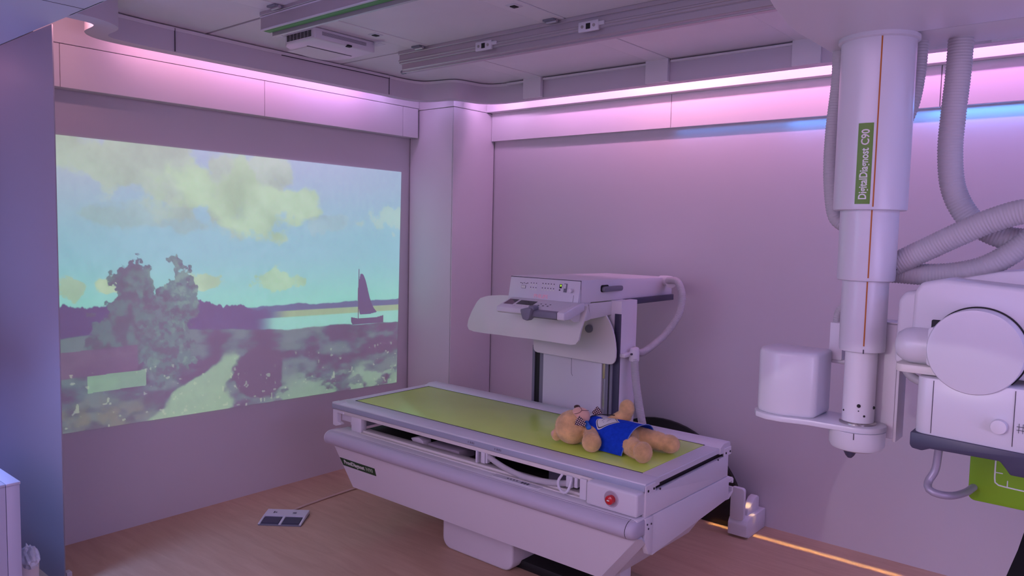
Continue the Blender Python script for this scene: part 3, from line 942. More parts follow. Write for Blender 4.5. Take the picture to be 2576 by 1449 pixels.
# hose slung under the top, with its clips, and the keypad on the ledge
tube('slung_hose', [(-2.36, 2.66, 0.635), (-2.32, 2.645, 0.625), (-2.22, 2.632, 0.604), (-2.10, 2.625, 0.592), (-1.98, 2.63, 0.596), (-1.88, 2.64, 0.610), (-1.82, 2.66, 0.62)], 0.0135, hosem, tb_, n=14)
cl = bm_box(-2.405, -2.395, Y0 - 0.002, Y0 + 0.03, 0.592, 0.65, 0.001, 1)
bm_box(-2.375, -2.350, Y0 + 0.002, Y0 + 0.03, 0.596, 0.65, 0.003, 2, cl)
bm_box(-2.345, -2.335, Y0 + 0.002, Y0 + 0.03, 0.60, 0.65, 0.002, 1, cl)
finish('hose_clip', cl, whiteg, tb_)
cl = bmesh.new()
bm_tube([(-1.885, 2.618, 0.655), (-1.895, 2.600, 0.625), (-1.885, 2.60, 0.595), (-1.86, 2.60, 0.583), (-1.842, 2.605, 0.60), (-1.838, 2.62, 0.64)], 0.006, 8, bm=cl)
bm_box(-1.872, -1.840, 2.625, 2.65, 0.600, 0.652, 0.004, 2, cl)
bm_box(-1.832, -1.815, 2.63, 2.66, 0.605, 0.65, 0.002, 1, cl)
finish('hose_hook', cl, whiteg, tb_)
kp = prism('keypad', rrect(-2.27, -1.995, 2.590, 2.640, 0.010, 4), 'z', 0.5655, 0.5690, whiteg, tb_, bev=0.001, segs=1)
for q in range(4):
    box('key_mark', -2.19 + q * 0.018, -2.19 + q * 0.018 + 0.008, 2.606, 2.616, 0.5688, 0.5694, dprint, kp, bev=0)
for q in range(3):
    box('key_mark', -2.105 + q * 0.016, -2.105 + q * 0.016 + 0.011, 2.600, 2.618, 0.5688, 0.5694, dprint, kp, bev=0)
box('paper_tag', -2.14, -2.045, 2.632, 2.650, 0.574, 0.5755, wline, tb_, bev=0)
# small marks on the front of the top frame
for xx in (-2.455, -2.285):
    for k in range(4):
        box('frame_mark', xx + k * 0.012, xx + k * 0.012 + (0.004 if k in (0, 3) else 0.008), Y0 - 0.0026, Y0 - 0.001, 0.677, 0.687, grey, tb_, bev=0)
# pedestal
prism('pedestal', rrect(-2.815, -2.325, 0.0, 0.36, 0.06, 6), 'y', 2.825, 3.25, white, tb_, bev=0.012, segs=3)
box('under_table_shade', -2.74, -1.98, 2.90, 3.42, 0.0, 0.045, black, tb_, bev=0.005)  # black slab that stands in for the deep shade under the table
prism('rear_foot', rrect(-1.74, -1.66, 0.0, 0.25, 0.015, 3), 'y', 2.75, 2.84, white, tb_, bev=0.004)
# label with the model lettering, lying on the sloping panel
nrm = Vector((0, -(0.488 - 0.238), -(2.655 - 2.582))).normalized()
sdn = Vector((0, 0.073, -0.25)).normalized()
def onpanel(x, d):
    return Vector((x, 2.582, 0.488)) + sdn * d + nrm * 0.0012
lb = bmesh.new()
q4 = [onpanel(-3.415, 0.082), onpanel(-3.115, 0.082), onpanel(-3.115, 0.128), onpanel(-3.398, 0.128)]
v1_ = [lb.verts.new(v) for v in q4]
v2_ = [lb.verts.new(v - nrm * 0.002) for v in q4]
lb.faces.new(v1_)
lb.faces.new(v2_[::-1])
for i in range(4):
    lb.faces.new((v1_[i], v1_[(i + 1) % 4], v2_[(i + 1) % 4], v2_[i]))
lab = finish('name_label', lb, greend, tb_, smooth=False, label='dark green label with white lettering')
text('lettering', 'ProxiDiagnost', 0.034, onpanel(-3.380, 0.103) + nrm * 0.001, (1, 0, 0), -sdn, wline, lab, width=0.175)
text('lettering', 'N90', 0.032, onpanel(-3.192, 0.103) + nrm * 0.001, (1, 0, 0), -sdn, pm('label_grey_green', (0.36, 0.46, 0.33), 0.5), lab, width=0.058)

# ================================================================== TOWER WITH SPOT-FILM UNIT
tw = empty('fluoroscopy_tower', (-2.45, 3.6, 0.0), 'white x-ray tower with slanted control panel standing behind the table', 'medical unit')
box('column_housing', -2.757, -2.163, 3.505, 3.668, 0.0, 1.332, white, tw, bev=0.003)
box('front_cover', -2.672, -2.268, 3.488, 3.506, 0.30, 1.02, whiteg, tw, bev=0.003)
for (xa, xb, m_, ya) in ((-2.757, -2.740, grey, 3.494), (-2.740, -2.700, black, 3.500), (-2.700, -2.674, grey, 3.492), (-2.266, -2.246, chrome, 3.496),
                         (-2.246, -2.226, grey, 3.490), (-2.226, -2.217, black, 3.500), (-2.217, -2.200, grey, 3.490)):
    box('guide_rail', xa, xb, ya, 3.506, 0.25, 1.03, m_, tw, bev=0.001)
box('guide_inset', -2.263, -2.250, 3.493, 3.497, 0.90, 0.985, brass, tw, bev=0.001, label='yellowish metal inset in the guide rail')
box('edge_strip', -2.200, -2.163, 3.498, 3.508, 0.25, 1.262, dgrey, tw, bev=0.001, label='dark violet vertical edge strip')
gl = bmesh.new()
bm_tube([(-2.47, 3.4875, 1.02), (-2.47, 3.4875, 0.95), (-2.468, 3.4875, 0.90), (-2.46, 3.4875, 0.888)], 0.0012, 6, bm=gl)
finish('cover_groove', gl, grey, tw)
# second lead flap, hanging behind the drape
fl2 = [(-2.72, 1.26), (-2.72, 1.03), (-2.716, 1.012), (-2.706, 1.001), (-2.69, 0.997), (-2.205, 0.990), (-2.185, 0.993), (-2.171, 1.001), (-2.162, 1.015), (-2.158, 1.035), (-2.158, 1.07), (-2.163, 1.11), (-2.172, 1.15), (-2.186, 1.19), (-2.206, 1.225), (-2.23, 1.26)]
prism('rear_flap', fl2, 'y', 3.452, 3.464, leadm, tw, bev=0.002, segs=1)
lathe('flap_knob', [(0.019, 3.435), (0.022, 3.44), (0.022, 3.453)], (-2.330, 0, 1.172), grey, tw, axis='y', n=20)
# main overhanging box
bx = bmesh.new()
sec = [(3.215, 1.452), (4.17, 1.436), (4.17, 1.328), (3.60, 1.326), (3.19, 1.330), (3.185, 1.34)]
bm_prism([(3.205, 1.446), (3.218, 1.453), (4.165, 1.437), (4.17, 1.432), (4.17, 1.332), (3.20, 1.334)], 'x', -2.690, -2.222, 0.004, 2, bx)
mb = finish('unit_housing', bx, white, tw)
box('housing_joint', -2.6905, -2.2215, 3.204, 3.2048, 1.335, 1.4495, gapm, tw, bev=0)
# slanted control panel
fpn = bmesh.new()
cpn = [(3.203, 1.447), (3.172, 1.285), (3.20, 1.285), (3.30, 1.33), (3.30, 1.447)]
bm_prism(cpn, 'x', -2.690, -2.224, 0.003, 2, fpn)
cpo = finish('control_panel', fpn, whiteg, tw)
pn = Vector((0, -(1.447 - 1.285), (3.203 - 3.172))).normalized()
pdn = Vector((0, 3.172 - 3.203, 1.285 - 1.447)).normalized()
def onfront(x, d, h=0.0008):
    return Vector((x, 3.203, 1.447)) + pdn * d + pn * h
def fmark(name, x, d, w_, h_, m, parent, th=0.001):
    bq = bmesh.new()
    q = [onfront(x, d, th), onfront(x + w_, d, th), onfront(x + w_, d + h_, th), onfront(x, d + h_, th)]
    a_ = [bq.verts.new(v) for v in q]
    c_ = [bq.verts.new(v - pn * (th + 0.001)) for v in q]
    bq.faces.new(a_)
    bq.faces.new(c_[::-1])
    for i in range(4):
        bq.faces.new((a_[i], a_[(i + 1) % 4], c_[(i + 1) % 4], c_[i]))
    return finish(name, bq, m, parent, smooth=False)
for i, x in enumerate((-2.617, -2.606, -2.594, -2.580, -2.570)):
    fmark('panel_mark', x, 0.028 + 0.003 * (i % 2), 0.006, 0.004, dprint, cpo)
rk = fmark('rocker_switch', -2.607, 0.043, 0.030, 0.017, grey, cpo, 0.002)
fmark('rocker_key', -2.605, 0.0448, 0.0125, 0.0135, wline, cpo, 0.0032)
fmark('rocker_key', -2.5915, 0.0448, 0.0125, 0.0135, wline, cpo, 0.0032)
for r_ in range(2):
    for c_ in range(3):
        fmark('panel_mark', -2.545 + c_ * 0.018, 0.025 + r_ * 0.024, 0.0045, 0.0045, dprint, cpo)
        fmark('panel_key', -2.548 + c_ * 0.018, 0.0325 + r_ * 0.024, 0.011, 0.008, wline, cpo, 0.0006)
for r_ in range(2):
    for c_ in range(5):
        fmark('panel_mark', -2.466 + c_ * 0.0185, 0.023 + r_ * 0.024, 0.005, 0.005, dprint, cpo)
        fmark('panel_key', -2.468 + c_ * 0.0185, 0.0315 + r_ * 0.024, 0.011, 0.007, wline, cpo, 0.0006)
ds = fmark('display', -2.352, 0.022, 0.014, 0.022, black, cpo, 0.0015)
fmark('display_digit', -2.347, 0.025, 0.006, 0.010, led, cpo, 0.0020)
fmark('panel_mark', -2.354, 0.050, 0.009, 0.007, dprint, cpo)
tg = fmark('slide_lever', -2.322, 0.018, 0.018, 0.045, grey, cpo, 0.004)
fmark('slide_lever', -2.317, 0.022, 0.009, 0.022, curtl, cpo, 0.009)
lathe('round_key', [(0.010, 3.170), (0.010, 3.19)], (-2.268, 0, 1.397), curtl, cpo, axis='y', n=20)
fmark('panel_mark', -2.271, 0.048, 0.005, 0.008, dprint, cpo, 0.012)
text('lettering', 'PHILIPS', 0.028, onfront(-2.512, 0.096, 0.001), (1, 0, 0), -pdn, pprint, cpo, width=0.092, label='pink lettering on the control panel')
gm = bmesh.new()
bm_tube([onfront(-2.655, 0.148, 0), onfront(-2.45, 0.148, 0), onfront(-2.268, 0.149, 0), onfront(-2.258, 0.14, 0), onfront(-2.256, 0.075, 0)], 0.0009, 6, bm=gm)
finish('panel_groove', gm, gapm, cpo)
box('corner_catch', -2.700, -2.672, 3.165, 3.185, 1.262, 1.285, grey, tw, bev=0.003)
# side handle
sh = bmesh.new()
bm_prism(rrect(3.392, 3.578, 1.384, 1.412, 0.0135, 6), 'x', -2.222, -2.200, 0.005, 2, sh)
finish('side_handle', sh, grey, tw)
prism('handle_recess', rrect(3.385, 3.46, 1.382, 1.42, 0.012, 4), 'x', -2.222, -2.2195, black, tw)
# operator console: wedge with small screens and keys
cs = bmesh.new()
bm_prism([(3.045, 1.295), (3.045, 1.270), (3.06, 1.262), (3.19, 1.275), (3.19, 1.338), (3.165, 1.338)], 'x', -2.655, -2.215, 0.004, 2, cs)
con = finish('console', cs, whiteg, tw)
cup = Vector((0, 3.165 - 3.045, 1.338 - 1.295)).normalized()
cn = Vector((1, 0, 0)).cross(cup)
def oncon(x, d, h=0.0006):
    return Vector((x, 3.045, 1.295)) + cup * d + cn * h
def cmark(name, x, d, w_, h_, m, th=0.0008):
    bq = bmesh.new()
    q = [oncon(x, d, th), oncon(x + w_, d, th), oncon(x + w_, d + h_, th), oncon(x, d + h_, th)]
    a_ = [bq.verts.new(v) for v in q]
    c_ = [bq.verts.new(v - cn * (th + 0.001)) for v in q]
    bq.faces.new(a_)
    bq.faces.new(c_[::-1])
    for i in range(4):
        bq.faces.new((a_[i], a_[(i + 1) % 4], c_[(i + 1) % 4], c_[i]))
    return finish(name, bq, m, con, smooth=False)
cmark('small_screen', -2.640, 0.042, 0.062, 0.062, glassd)
cmark('small_screen', -2.560, 0.050, 0.110, 0.050, glassd)
for k in range(9):
    cmark('console_key', -2.575 + k * 0.0155, 0.022, 0.009, 0.012, curtl, 0.0015)
for k in range(3):
    cmark('console_mark', -2.42 + k * 0.03, 0.055, 0.010, 0.007, dprint)
    cmark('console_mark', -2.415 + k * 0.03, 0.075, 0.008, 0.006, dprint)
# grip on the console front edge
gb = bm_prism([(3.012, 1.296), (3.010, 1.266), (3.030, 1.258), (3.055, 1.262), (3.055, 1.296), (3.04, 1.302)], 'x', -2.392, -2.232, 0.004, 2)
finish('grip', gb, grey, tw, label='dark grey grip bar')
gb = bm_prism([(-2.445, 1.300), (-2.440, 1.280), (-2.428, 1.250), (-2.400, 1.244), (-2.385, 1.256), (-2.378, 1.290), (-2.372, 1.308), (-2.40, 1.312)], 'y', 2.985, 3.03, 0.006, 2)
bm_box(-2.405, -2.37, 3.00, 3.05, 1.295, 1.322, 0.008, 3, gb)
finish('trigger_grip', gb, grey, tw, label='dark grey trigger shaped grip')
gb = bm_prism([(3.010, 1.300), (3.010, 1.262), (3.06, 1.262), (3.19, 1.300), (3.19, 1.338), (3.16, 1.340)], 'x', -2.230, -2.185, 0.006, 3)
finish('console_end', gb, whiteg, tw)
# soft panels under the box on the right side
prism('side_flap', [(3.285, 1.328), (3.615, 1.328), (3.622, 1.268), (3.60, 1.257), (3.312, 1.244), (3.300, 1.25)], 'x', -2.236, -2.226, leadm, tw, bev=0.003, label='pinkish side flap')
prism('side_flap', [(3.135, 1.327), (3.27, 1.327), (3.30, 1.245), (3.26, 1.238), (3.15, 1.240), (3.115, 1.255), (3.115, 1.275)], 'x', -2.232, -2.220, leadm, tw, bev=0.004)
box('flap_seam', -2.221, -2.2195, 3.128, 3.275, 1.3085, 1.310, curtm, tw, bev=0)
box('base_strip', -2.23, -2.205, 3.615, 4.165, 1.300, 1.334, dgrey, tw, bev=0.003, label='dark violet strip below the housing')
# front drape: big soft lead apron, curved, wider than the box
def aprf(x):
    t = (x + 3.17) / 0.98
    return 3.40 - 0.18 * math.sin(min(1, max(0, t)) * PI / 2)
outl = [(-3.165, 1.118), (-3.158, 1.15), (-3.130, 1.205), (-3.085, 1.265), (-3.05, 1.292), (-2.98, 1.312), (-2.86, 1.325), (-2.70, 1.335), (-2.45, 1.330), (-2.19, 1.32),
        (-2.185, 1.28), (-2.198, 1.20), (-2.210, 1.150), (-2.228, 1.126), (-2.262, 1.115), (-2.40, 1.118), (-2.65, 1.113), (-2.90, 1.100), (-3.10, 1.088), (-3.148, 1.092)]
# triangulate as a fan grid: top and bottom curves sampled over x
topc = [(-3.165, 1.118), (-3.158, 1.15), (-3.130, 1.205), (-3.085, 1.265), (-3.05, 1.292), (-2.98, 1.312), (-2.86, 1.325), (-2.70, 1.335), (-2.45, 1.330), (-2.185, 1.32)]
botc = [(-3.165, 1.112), (-3.148, 1.092), (-3.10, 1.087), (-2.90, 1.097), (-2.65, 1.110), (-2.40, 1.118), (-2.27, 1.115), (-2.235, 1.122), (-2.215, 1.145), (-2.185, 1.29)]
ap = bmesh.new()
NX, NZ = 90, 12
gridf, gridb = [], []
tx, tz = zip(*topc)
bx_, bz = zip(*botc)
for i in range(NX + 1):
    s_ = i / NX
    s_ = 0.5 - 0.5 * math.cos(PI * s_)
    x = -3.165 + 0.980 * s_
    zt_, zb_ = np.interp(x, tx, tz), np.interp(x, bx_, bz)
    cf, cb = [], []
    for j in range(NZ + 1):
        t = j / NZ
        z = zb_ + (zt_ - zb_) * t
        y = aprf(x) - 0.035 * math.sin(min(1, (1.335 - z) / 0.2) * PI / 2) + 0.004 * math.sin(x * 23 + z * 9)
        cf.append(ap.verts.new((x, y, z)))
        cb.append(ap.verts.new((x, y + 0.011, z)))
    gridf.append(cf)
    gridb.append(cb)
for i in range(NX):
    for j in range(NZ):
        ap.faces.new((gridf[i][j], gridf[i + 1][j], gridf[i + 1][j + 1], gridf[i][j + 1]))
        ap.faces.new((gridb[i][j], gridb[i][j + 1], gridb[i + 1][j + 1], gridb[i + 1][j]))
    ap.faces.new((gridf[i][0], gridb[i][0], gridb[i + 1][0], gridf[i + 1][0]))
    ap.faces.new((gridf[i][NZ], gridf[i + 1][NZ], gridb[i + 1][NZ], gridb[i][NZ]))
for e_ in (0, NX):
    for j in range(NZ):
        ap.faces.new((gridf[e_][j], gridf[e_][j + 1], gridb[e_][j + 1], gridb[e_][j]))
finish('front_drape', ap, leadm, tw, ang=50, label='wide greyish lead rubber drape')
# hose looping from the back of the box to the clamp and down
tube('hose_elbow', [(-2.25, 4.08, 1.418), (-2.20, 4.07, 1.420), (-2.165, 4.05, 1.418), (-2.15, 4.02, 1.41)], 0.030, white, tw, n=24)
tube('ribbed_hose', [(-2.17, 4.02, 1.425), (-2.095, 3.99, 1.425), (-2.055, 3.975, 1.37), (-2.045, 3.96, 1.30), (-2.055, 3.93, 1.22), (-2.10, 3.88, 1.125), (-2.145, 3.80, 1.055), (-2.16, 3.73, 1.030),
                     (-2.155, 3.66, 1.040), (-2.145, 3.62, 1.058)], 0.0205, hosem, tw, n=16, ribs=0.028, pitch=0.0088)
tube('ribbed_hose', [(-2.115, 3.575, 1.02), (-2.112, 3.58, 0.95), (-2.105, 3.59, 0.86), (-2.085, 3.60, 0.74), (-2.06, 3.61, 0.60), (-2.05, 3.62, 0.42)], 0.0215, hosem, tw, n=16, ribs=0.028, pitch=0.0088)
hc = bm_lathe([(0.026, 1.005), (0.028, 1.01), (0.028, 1.05), (0.022, 1.068), (0.01, 1.075)], (-2.12, 3.58, 0), n=20)
bm_box(-2.165, -2.13, 3.50, 3.60, 1.028, 1.050, 0.006, 2, hc)
bm_box(-2.15, -2.12, 3.575, 3.64, 1.035, 1.075, 0.012, 3, hc)
finish('hose_clamp', hc, white, tw)
lathe('clamp_bolt', [(0.006, 3.545), (0.006, 3.56)], (-2.118, 0, 1.045), dprint, tw, axis='y', n=12)

# ================================================================== FLOOR ITEMS BY THE BACK WALL
dsc = []
for k in range(33):
    a = PI * k / 32
    dsc.append((-2.25 + 0.56 * math.cos(a), max(0.001, 0.56 * math.sin(a))))
prism('guide_disc', [(x, z + 0.0) for x, z in dsc], 'y', 4.150, 4.175, black, None, bev=0.003, label='black half round plate on the floor behind the table end', cat='plate')
bk = empty('floor_bracket', (-1.6, 4.15, 0), 'white moulded floor bracket with an upright tab, right of the black half round plate', 'bracket')
bm_ = bmesh.new()
bm_prism([(4.03, 0.012), (4.03, 0.080), (4.045, 0.105), (4.065, 0.115), (4.30, 0.115), (4.30, 0.0), (4.06, 0.0), (4.06, 0.012)], 'x', -1.742, -1.630, 0.006, 2, bm_)
finish('base', bm_, white, bk)
prism('upright_tab', rrect(-1.735, -1.655, 0.10, 0.285, 0.018, 5), 'y', 4.035, 4.065, white, bk, bev=0.005)
bm_ = bmesh.new()
bm_prism([(4.10, 0.11), (4.10, 0.155), (4.14, 0.160), (4.20, 0.195), (4.24, 0.20), (4.262, 0.185), (4.262, 0.11)], 'x', -1.70, -1.655, 0.008, 2, bm_)
finish('clip', bm_, white, bk)

# ================================================================== FOOT SWITCH
fs = empty('foot_switch', (-3.745, 2.455, 0), 'flat grey foot switch with two dark pedals on the floor by the left wall', 'foot switch')
c00_, c10_, c11_, c01_ = Vector((-3.779, 2.313, 0)), Vector((-3.585, 2.466, 0)), Vector((-3.715, 2.600, 0)), Vector((-3.900, 2.458, 0))
ux_ = (c10_ - c00_)
uy_ = (c01_ - c00_)
def sw(u, v, z):
    return c00_ + ux_ * u + uy_ * v + Vector((0, 0, z))
def swbox(name, u0, u1, v0, v1, z0, z1, m, parent, slope=0.0, bev=0.002):
    b = bmesh.new()
    q = [(u0, v0), (u1, v0), (u1, v1), (u0, v1)]
    a_ = [b.verts.new(sw(u, v, z0)) for u, v in q]
    c_ = [b.verts.new(sw(u, v, z1 - (slope if v == v0 else 0))) for u, v in q]
    b.faces.new(a_[::-1])
    b.faces.new(c_)
    for i in range(4):
        b.faces.new((a_[i], a_[(i + 1) % 4], c_[(i + 1) % 4], c_[i]))
    bmesh.ops.recalc_face_normals(b, faces=b.faces)
    bmesh.ops.bevel(b, geom=b.edges[:], offset=bev, segments=2, affect='EDGES')
    return finish(name, b, m, parent)
swbox('base_plate', 0, 1, 0, 1, 0, 0.008, grey, fs)
swbox('cover', 0, 1, 0.52, 1, 0.006, 0.028, alul, fs, 0.004)
for a, b in ((0, 0.05), (0.475, 0.535), (0.95, 1.0)):
    swbox('divider', a, b, 0.0, 0.56, 0.006, 0.024, alul, fs, 0.012)
for a, b in ((0.06, 0.465), (0.545, 0.94)):
    swbox('pedal', a, b, 0.06, 0.50, 0.008, 0.019, dgrey, fs, 0.006)
swbox('print', 0.20, 0.22, 0.68, 0.80, 0.0275, 0.0286, dprint, fs, bev=0.0001)
swbox('print', 0.24, 0.28, 0.70, 0.76, 0.0275, 0.0286, grey, fs, bev=0.0001)
swbox('print', 0.66, 0.74, 0.68, 0.76, 0.0275, 0.0286, grey, fs, bev=0.0001)
tube('cable', [(-3.80, 2.540, 0.018), (-3.815, 2.575, 0.009), (-3.835, 2.66, 0.007), (-3.85, 2.82, 0.007), (-3.86, 2.98, 0.007), (-3.855, 3.12, 0.007), (-3.80, 3.25, 0.007), (-3.60, 3.35, 0.007), (-3.2, 3.35, 0.007), (-2.9, 3.3, 0.02)], 0.0065, cord, fs, n=10)

# ================================================================== CEILING X-RAY UNIT
cx, cy = -0.672, 2.505
cu = empty('ceiling_xray_unit', (cx, cy, 2.60), 'large white ceiling-hung x-ray unit with telescopic column, at the right', 'medical unit')
ol = [(-0.786, 1.80), (-0.790, 1.942), (-0.805, 2.008), (-0.824, 2.12), (-0.838, 2.20), (-0.845, 2.28), (-0.845, 2.58), (-0.836, 2.72), (-0.78, 2.735), (0.35, 2.735), (0.35, 1.75), (-0.77, 1.75)]
cg = bmesh.new()
bm_prism(ol[:7] + [(-0.845, 2.60), (-0.836, 2.484 + 0.22), (-0.66, 2.66), (-0.66, 2.484), (0.35, 2.484), (0.35, 1.75), (-0.77, 1.75)], 'z', 2.300, 2.56, 0.006, 2, cg)
finish('carriage_cover', cg, white, cu)
box('seam', -0.66, 0.35, 2.4845, 2.4895, 2.3025, 2.31, gapm, cu, bev=0)
box('carriage_rear', -0.655, 0.35, 2.490, 2.735, 2.306, 2.56, white, cu, bev=0.005)
prism('trolley', [(-0.78, 1.85), (-0.78, 3.02), (-0.42, 3.02), (-0.42, 2.80), (0.10, 2.80), (0.10, 3.02), (0.30, 3.02), (0.30, 1.85)], 'z', 2.555, 2.608, alu, cu, bev=0.003)
lathe('column_collar', [(0.108, 2.303), (0.113, 2.300), (0.113, 2.289), (0.106, 2.285)], (cx, cy, 0), whiteg, cu, n=64)
lathe('column_section', [(0.1045, 2.30), (0.1045, 1.792), (0.103, 1.785), (0.100, 1.783)], (cx, cy, 0), whiteg, cu, n=64)
lathe('column_section', [(0.083, 1.79), (0.083, 1.578), (0.0815, 1.571), (0.078, 1.569)], (cx, cy, 0), whiteg, cu, n=64)
lathe('column_section', [(0.0665, 1.575), (0.0665, 1.362), (0.065, 1.352), (0.060, 1.350)], (cx, cy, 0), whiteg, cu, n=64)
lathe('column_section', [(0.0465, 1.36), (0.0465, 1.128)], (cx, cy, 0), white, cu, n=48)
tv = math.atan2(-cy, -cx)
def cyl(a_deg, r, z):
    a = tv + math.radians(a_deg)
    return Vector((cx + r * math.cos(a), cy + r * math.sin(a), z))
def cylpatch(name, a0, a1, z0, z1, r, th, m, parent, label=None, n=10):
    b = bmesh.new()
    g = []
    for i in range(n + 1):
        a = a0 + (a1 - a0) * i / n
        g.append([b.verts.new(cyl(a, r + th, z0)), b.verts.new(cyl(a, r + th, z1)), b.verts.new(cyl(a, r - 0.001, z1)), b.verts.new(cyl(a, r - 0.001, z0))])
    for A, B in zip(g, g[1:]):
        for k in range(4):
            b.faces.new((A[k], A[(k + 1) % 4], B[(k + 1) % 4], B[k]))
    b.faces.new(g[0])
    b.faces.new(g[-1][::-1])
    return finish(name, b, m, parent, label=label)
for r_, z0, z1 in ((0.1045, 1.792, 2.288), (0.083, 1.580, 1.783), (0.0665, 1.372, 1.569)):
    h = 0.0019 / r_ * 180 / PI
    cylpatch('orange_line', 4.5 - h, 4.5 + h, z0, z1, r_, 0.0006, orange, cu, n=2, label='thin orange line down the column')
cylpatch('notch', 3.0, 5.5, 1.349, 1.362, 0.0665, 0.0006, gapm, cu, n=2)
lab = cylpatch('name_label', -23.5, -0.5, 1.800, 2.037, 0.1045, 0.0006, greenl, cu, 'green label with white lettering')
def coltext(s, size, z0, width, amid, m):
    b = text_bm(s, size, 0.0004)
    xs = [v.co.x for v in b.verts]
    sc = width / (max(xs) - min(xs))
    for v in b.verts:
        r = 0.1045 + 0.0014 + v.co.z
        a = amid - (-v.co.y) / 0.1045 * 180 / PI * -1
        v.co = cyl(a, r, z0 + (v.co.x - min(xs)) * sc)
    return finish('lettering', b, m, lab, smooth=False)
def coltext2(s, size, z0, width, amid, m):
    b = text_bm(s, size, 0.0004)
    xs = [v.co.x for v in b.verts]
    x0, sc = min(xs), width / (max(xs) - min(xs))
    for v in b.verts:
        v.co = cyl(amid - v.co.y / 0.1045 * 180 / PI, 0.1045 + 0.0012 + v.co.z, z0 + (v.co.x - x0) * sc)
    return finish('lettering', b, m, lab, smooth=False)
coltext2('DigitalDiagnost', 0.031, 1.814, 0.150, -11.5, wline)
coltext2('C90', 0.031, 1.973, 0.046, -11.5, MATS['cream_rail'])
for a, z, r_ in ((1, 1.184, 0.0058), (1, 1.168, 0.002), (22, 1.153, 0.0034), (66, 1.178, 0.005), (-62, 1.162, 0.003)):
    pc_ = cyl(a, 0.0466, z)
    b = bmesh.new()
    bmesh.ops.create_uvsphere(b, u_segments=12, v_segments=8, radius=r_)
    for v in b.verts:
        v.co += pc_
    finish('bore', b, black, cu)
# arm plate with counterweight housing
pl = []
for k in range(13):
    a = math.radians(-100 + 200 * k / 12)
    pl.append((cx + 0.082 * math.cos(a), cy + 0.004 + 0.082 * math.sin(a)))
pl += [(-0.78, 2.61), (-0.98, 2.61), (-0.992, 2.56), (-0.99, 2.47), (-0.97, 2.43), (-0.93, 2.408), (-0.88, 2.405), (-0.80, 2.425)]
prism('arm_plate', pl, 'z', 1.104, 1.122, whiteg, cu, bev=0.003)
hs = [(-0.785, 2.598), (-0.975, 2.598), (-0.985, 2.56), (-0.985, 2.48), (-0.968, 2.44), (-0.93, 2.418), (-0.88, 2.414), (-0.80, 2.440), (-0.785, 2.455)]
prism('counterweight_housing', hs, 'z', 1.121, 1.332, whiteg, cu, bev=0.014, segs=4)
lathe('bearing_ring', [(0.054, 1.121), (0.054, 1.127), (0.050, 1.130)], (cx, cy, 0), chrome, cu, n=40)
lathe('lower_hub', [(0.060, 1.040), (0.074, 1.046), (0.081, 1.058), (0.082, 1.104)], (cx, cy, 0), whiteg, cu, n=56)
lathe('lower_tip', [(0.006, 1.012), (0.013, 1.020), (0.020, 1.034), (0.021, 1.042)], (cx - 0.012, cy - 0.02, 0), dgrey, cu, n=24)
box('hub_joint', cx + 0.012, cx + 0.014, cy - 0.0825, cy - 0.078, 1.085, 1.104, gapm, cu, bev=0)
# rear post
ptb = bm_box(-0.672, -0.582, 2.56, 2.64, 1.075, 1.435, 0.003, 2)
finish('rear_post', ptb, white, cu)
box('post_cap', -0.674, -0.580, 2.557, 2.643, 1.435, 1.441, whiteg, cu, bev=0.002)
box('post_side', -0.584, -0.574, 2.565, 2.655, 1.065, 1.43, curtl, cu, bev=0.002)
box('cable_box', -0.800, -0.757, 2.60, 2.66, 1.296, 1.420, white, cu, bev=0.004)
tube('box_rim', [(-0.803, 2.62, 1.292), (-0.75, 2.62, 1.290)], 0.009, whiteg, cu, n=12)
tube('small_cable', [(-0.785, 2.62, 1.42), (-0.782, 2.62, 1.45), (-0.765, 2.62, 1.475), (-0.74, 2.62, 1.49)], 0.012, hosem, cu, n=12, ribs=0.06, pitch=0.008)
lathe('joint_disc', [(0.035, 2.60), (0.038, 2.605), (0.038, 2.65)], (-0.56, 0, 1.37), grey, cu, axis='y', n=24)
# tube head body
hd_ = bmesh.new()
bm_prism([(-0.515, 1.345), (-0.512, 1.55), (-0.495, 1.578), (-0.44, 1.590), (-0.02, 1.560), (-0.02, 1.325), (-0.44, 1.335)], 'y', 2.40, 2.70, 0.012, 3, hd_)
finish('head_housing', hd_, white, cu)
hd_ = bmesh.new()
bm_prism([(-0.570, 1.33), (-0.568, 1.52), (-0.55, 1.545), (-0.50, 1.55), (-0.50, 1.33)], 'y', 2.47, 2.66, 0.012, 3, hd_)
finish('head_rear_cover', hd_, white, cu)
tp = bm_prism([(-0.46, 1.58), (-0.33, 1.612), (-0.02, 1.648), (-0.02, 1.55), (-0.46, 1.56)], 'y', 2.56, 2.78, 0.008, 2)
finish('head_top_cover', tp, white, cu)
lathe('pivot_arm', [(0.012, -0.552), (0.034, -0.544), (0.046, -0.528), (0.051, -0.508), (0.051, -0.44)], (0, 2.40, 1.398), whiteg, cu, axis='x', n=40)
prism('shelf_plate', rrect(-0.545, -0.30, 2.36, 2.60, 0.03, 5), 'z', 1.322, 1.345, cream, cu, bev=0.004)
# pivot disc with black gap ring
lathe('gap_ring', [(0.118, 2.401), (0.1185, 2.399), (0.1185, 2.392)], (-0.345, 0, 1.402), black, cu, axis='y', n=72)
box('gap_block', -0.462, -0.40, 2.392, 2.401, 1.345, 1.475, black, cu, bev=0.006)
lathe('pivot_disc', [(0.1145, 2.40), (0.1145, 2.335), (0.112, 2.331), (0.108, 2.330)], (-0.345, 0, 1.402), whiteg, cu, axis='y', n=80, label='large white round pivot cover')
prism('disc_lug', rrect(-0.458, -0.39, 1.352, 1.458, 0.008, 3), 'y', 2.336, 2.40, whiteg, cu, bev=0.003)
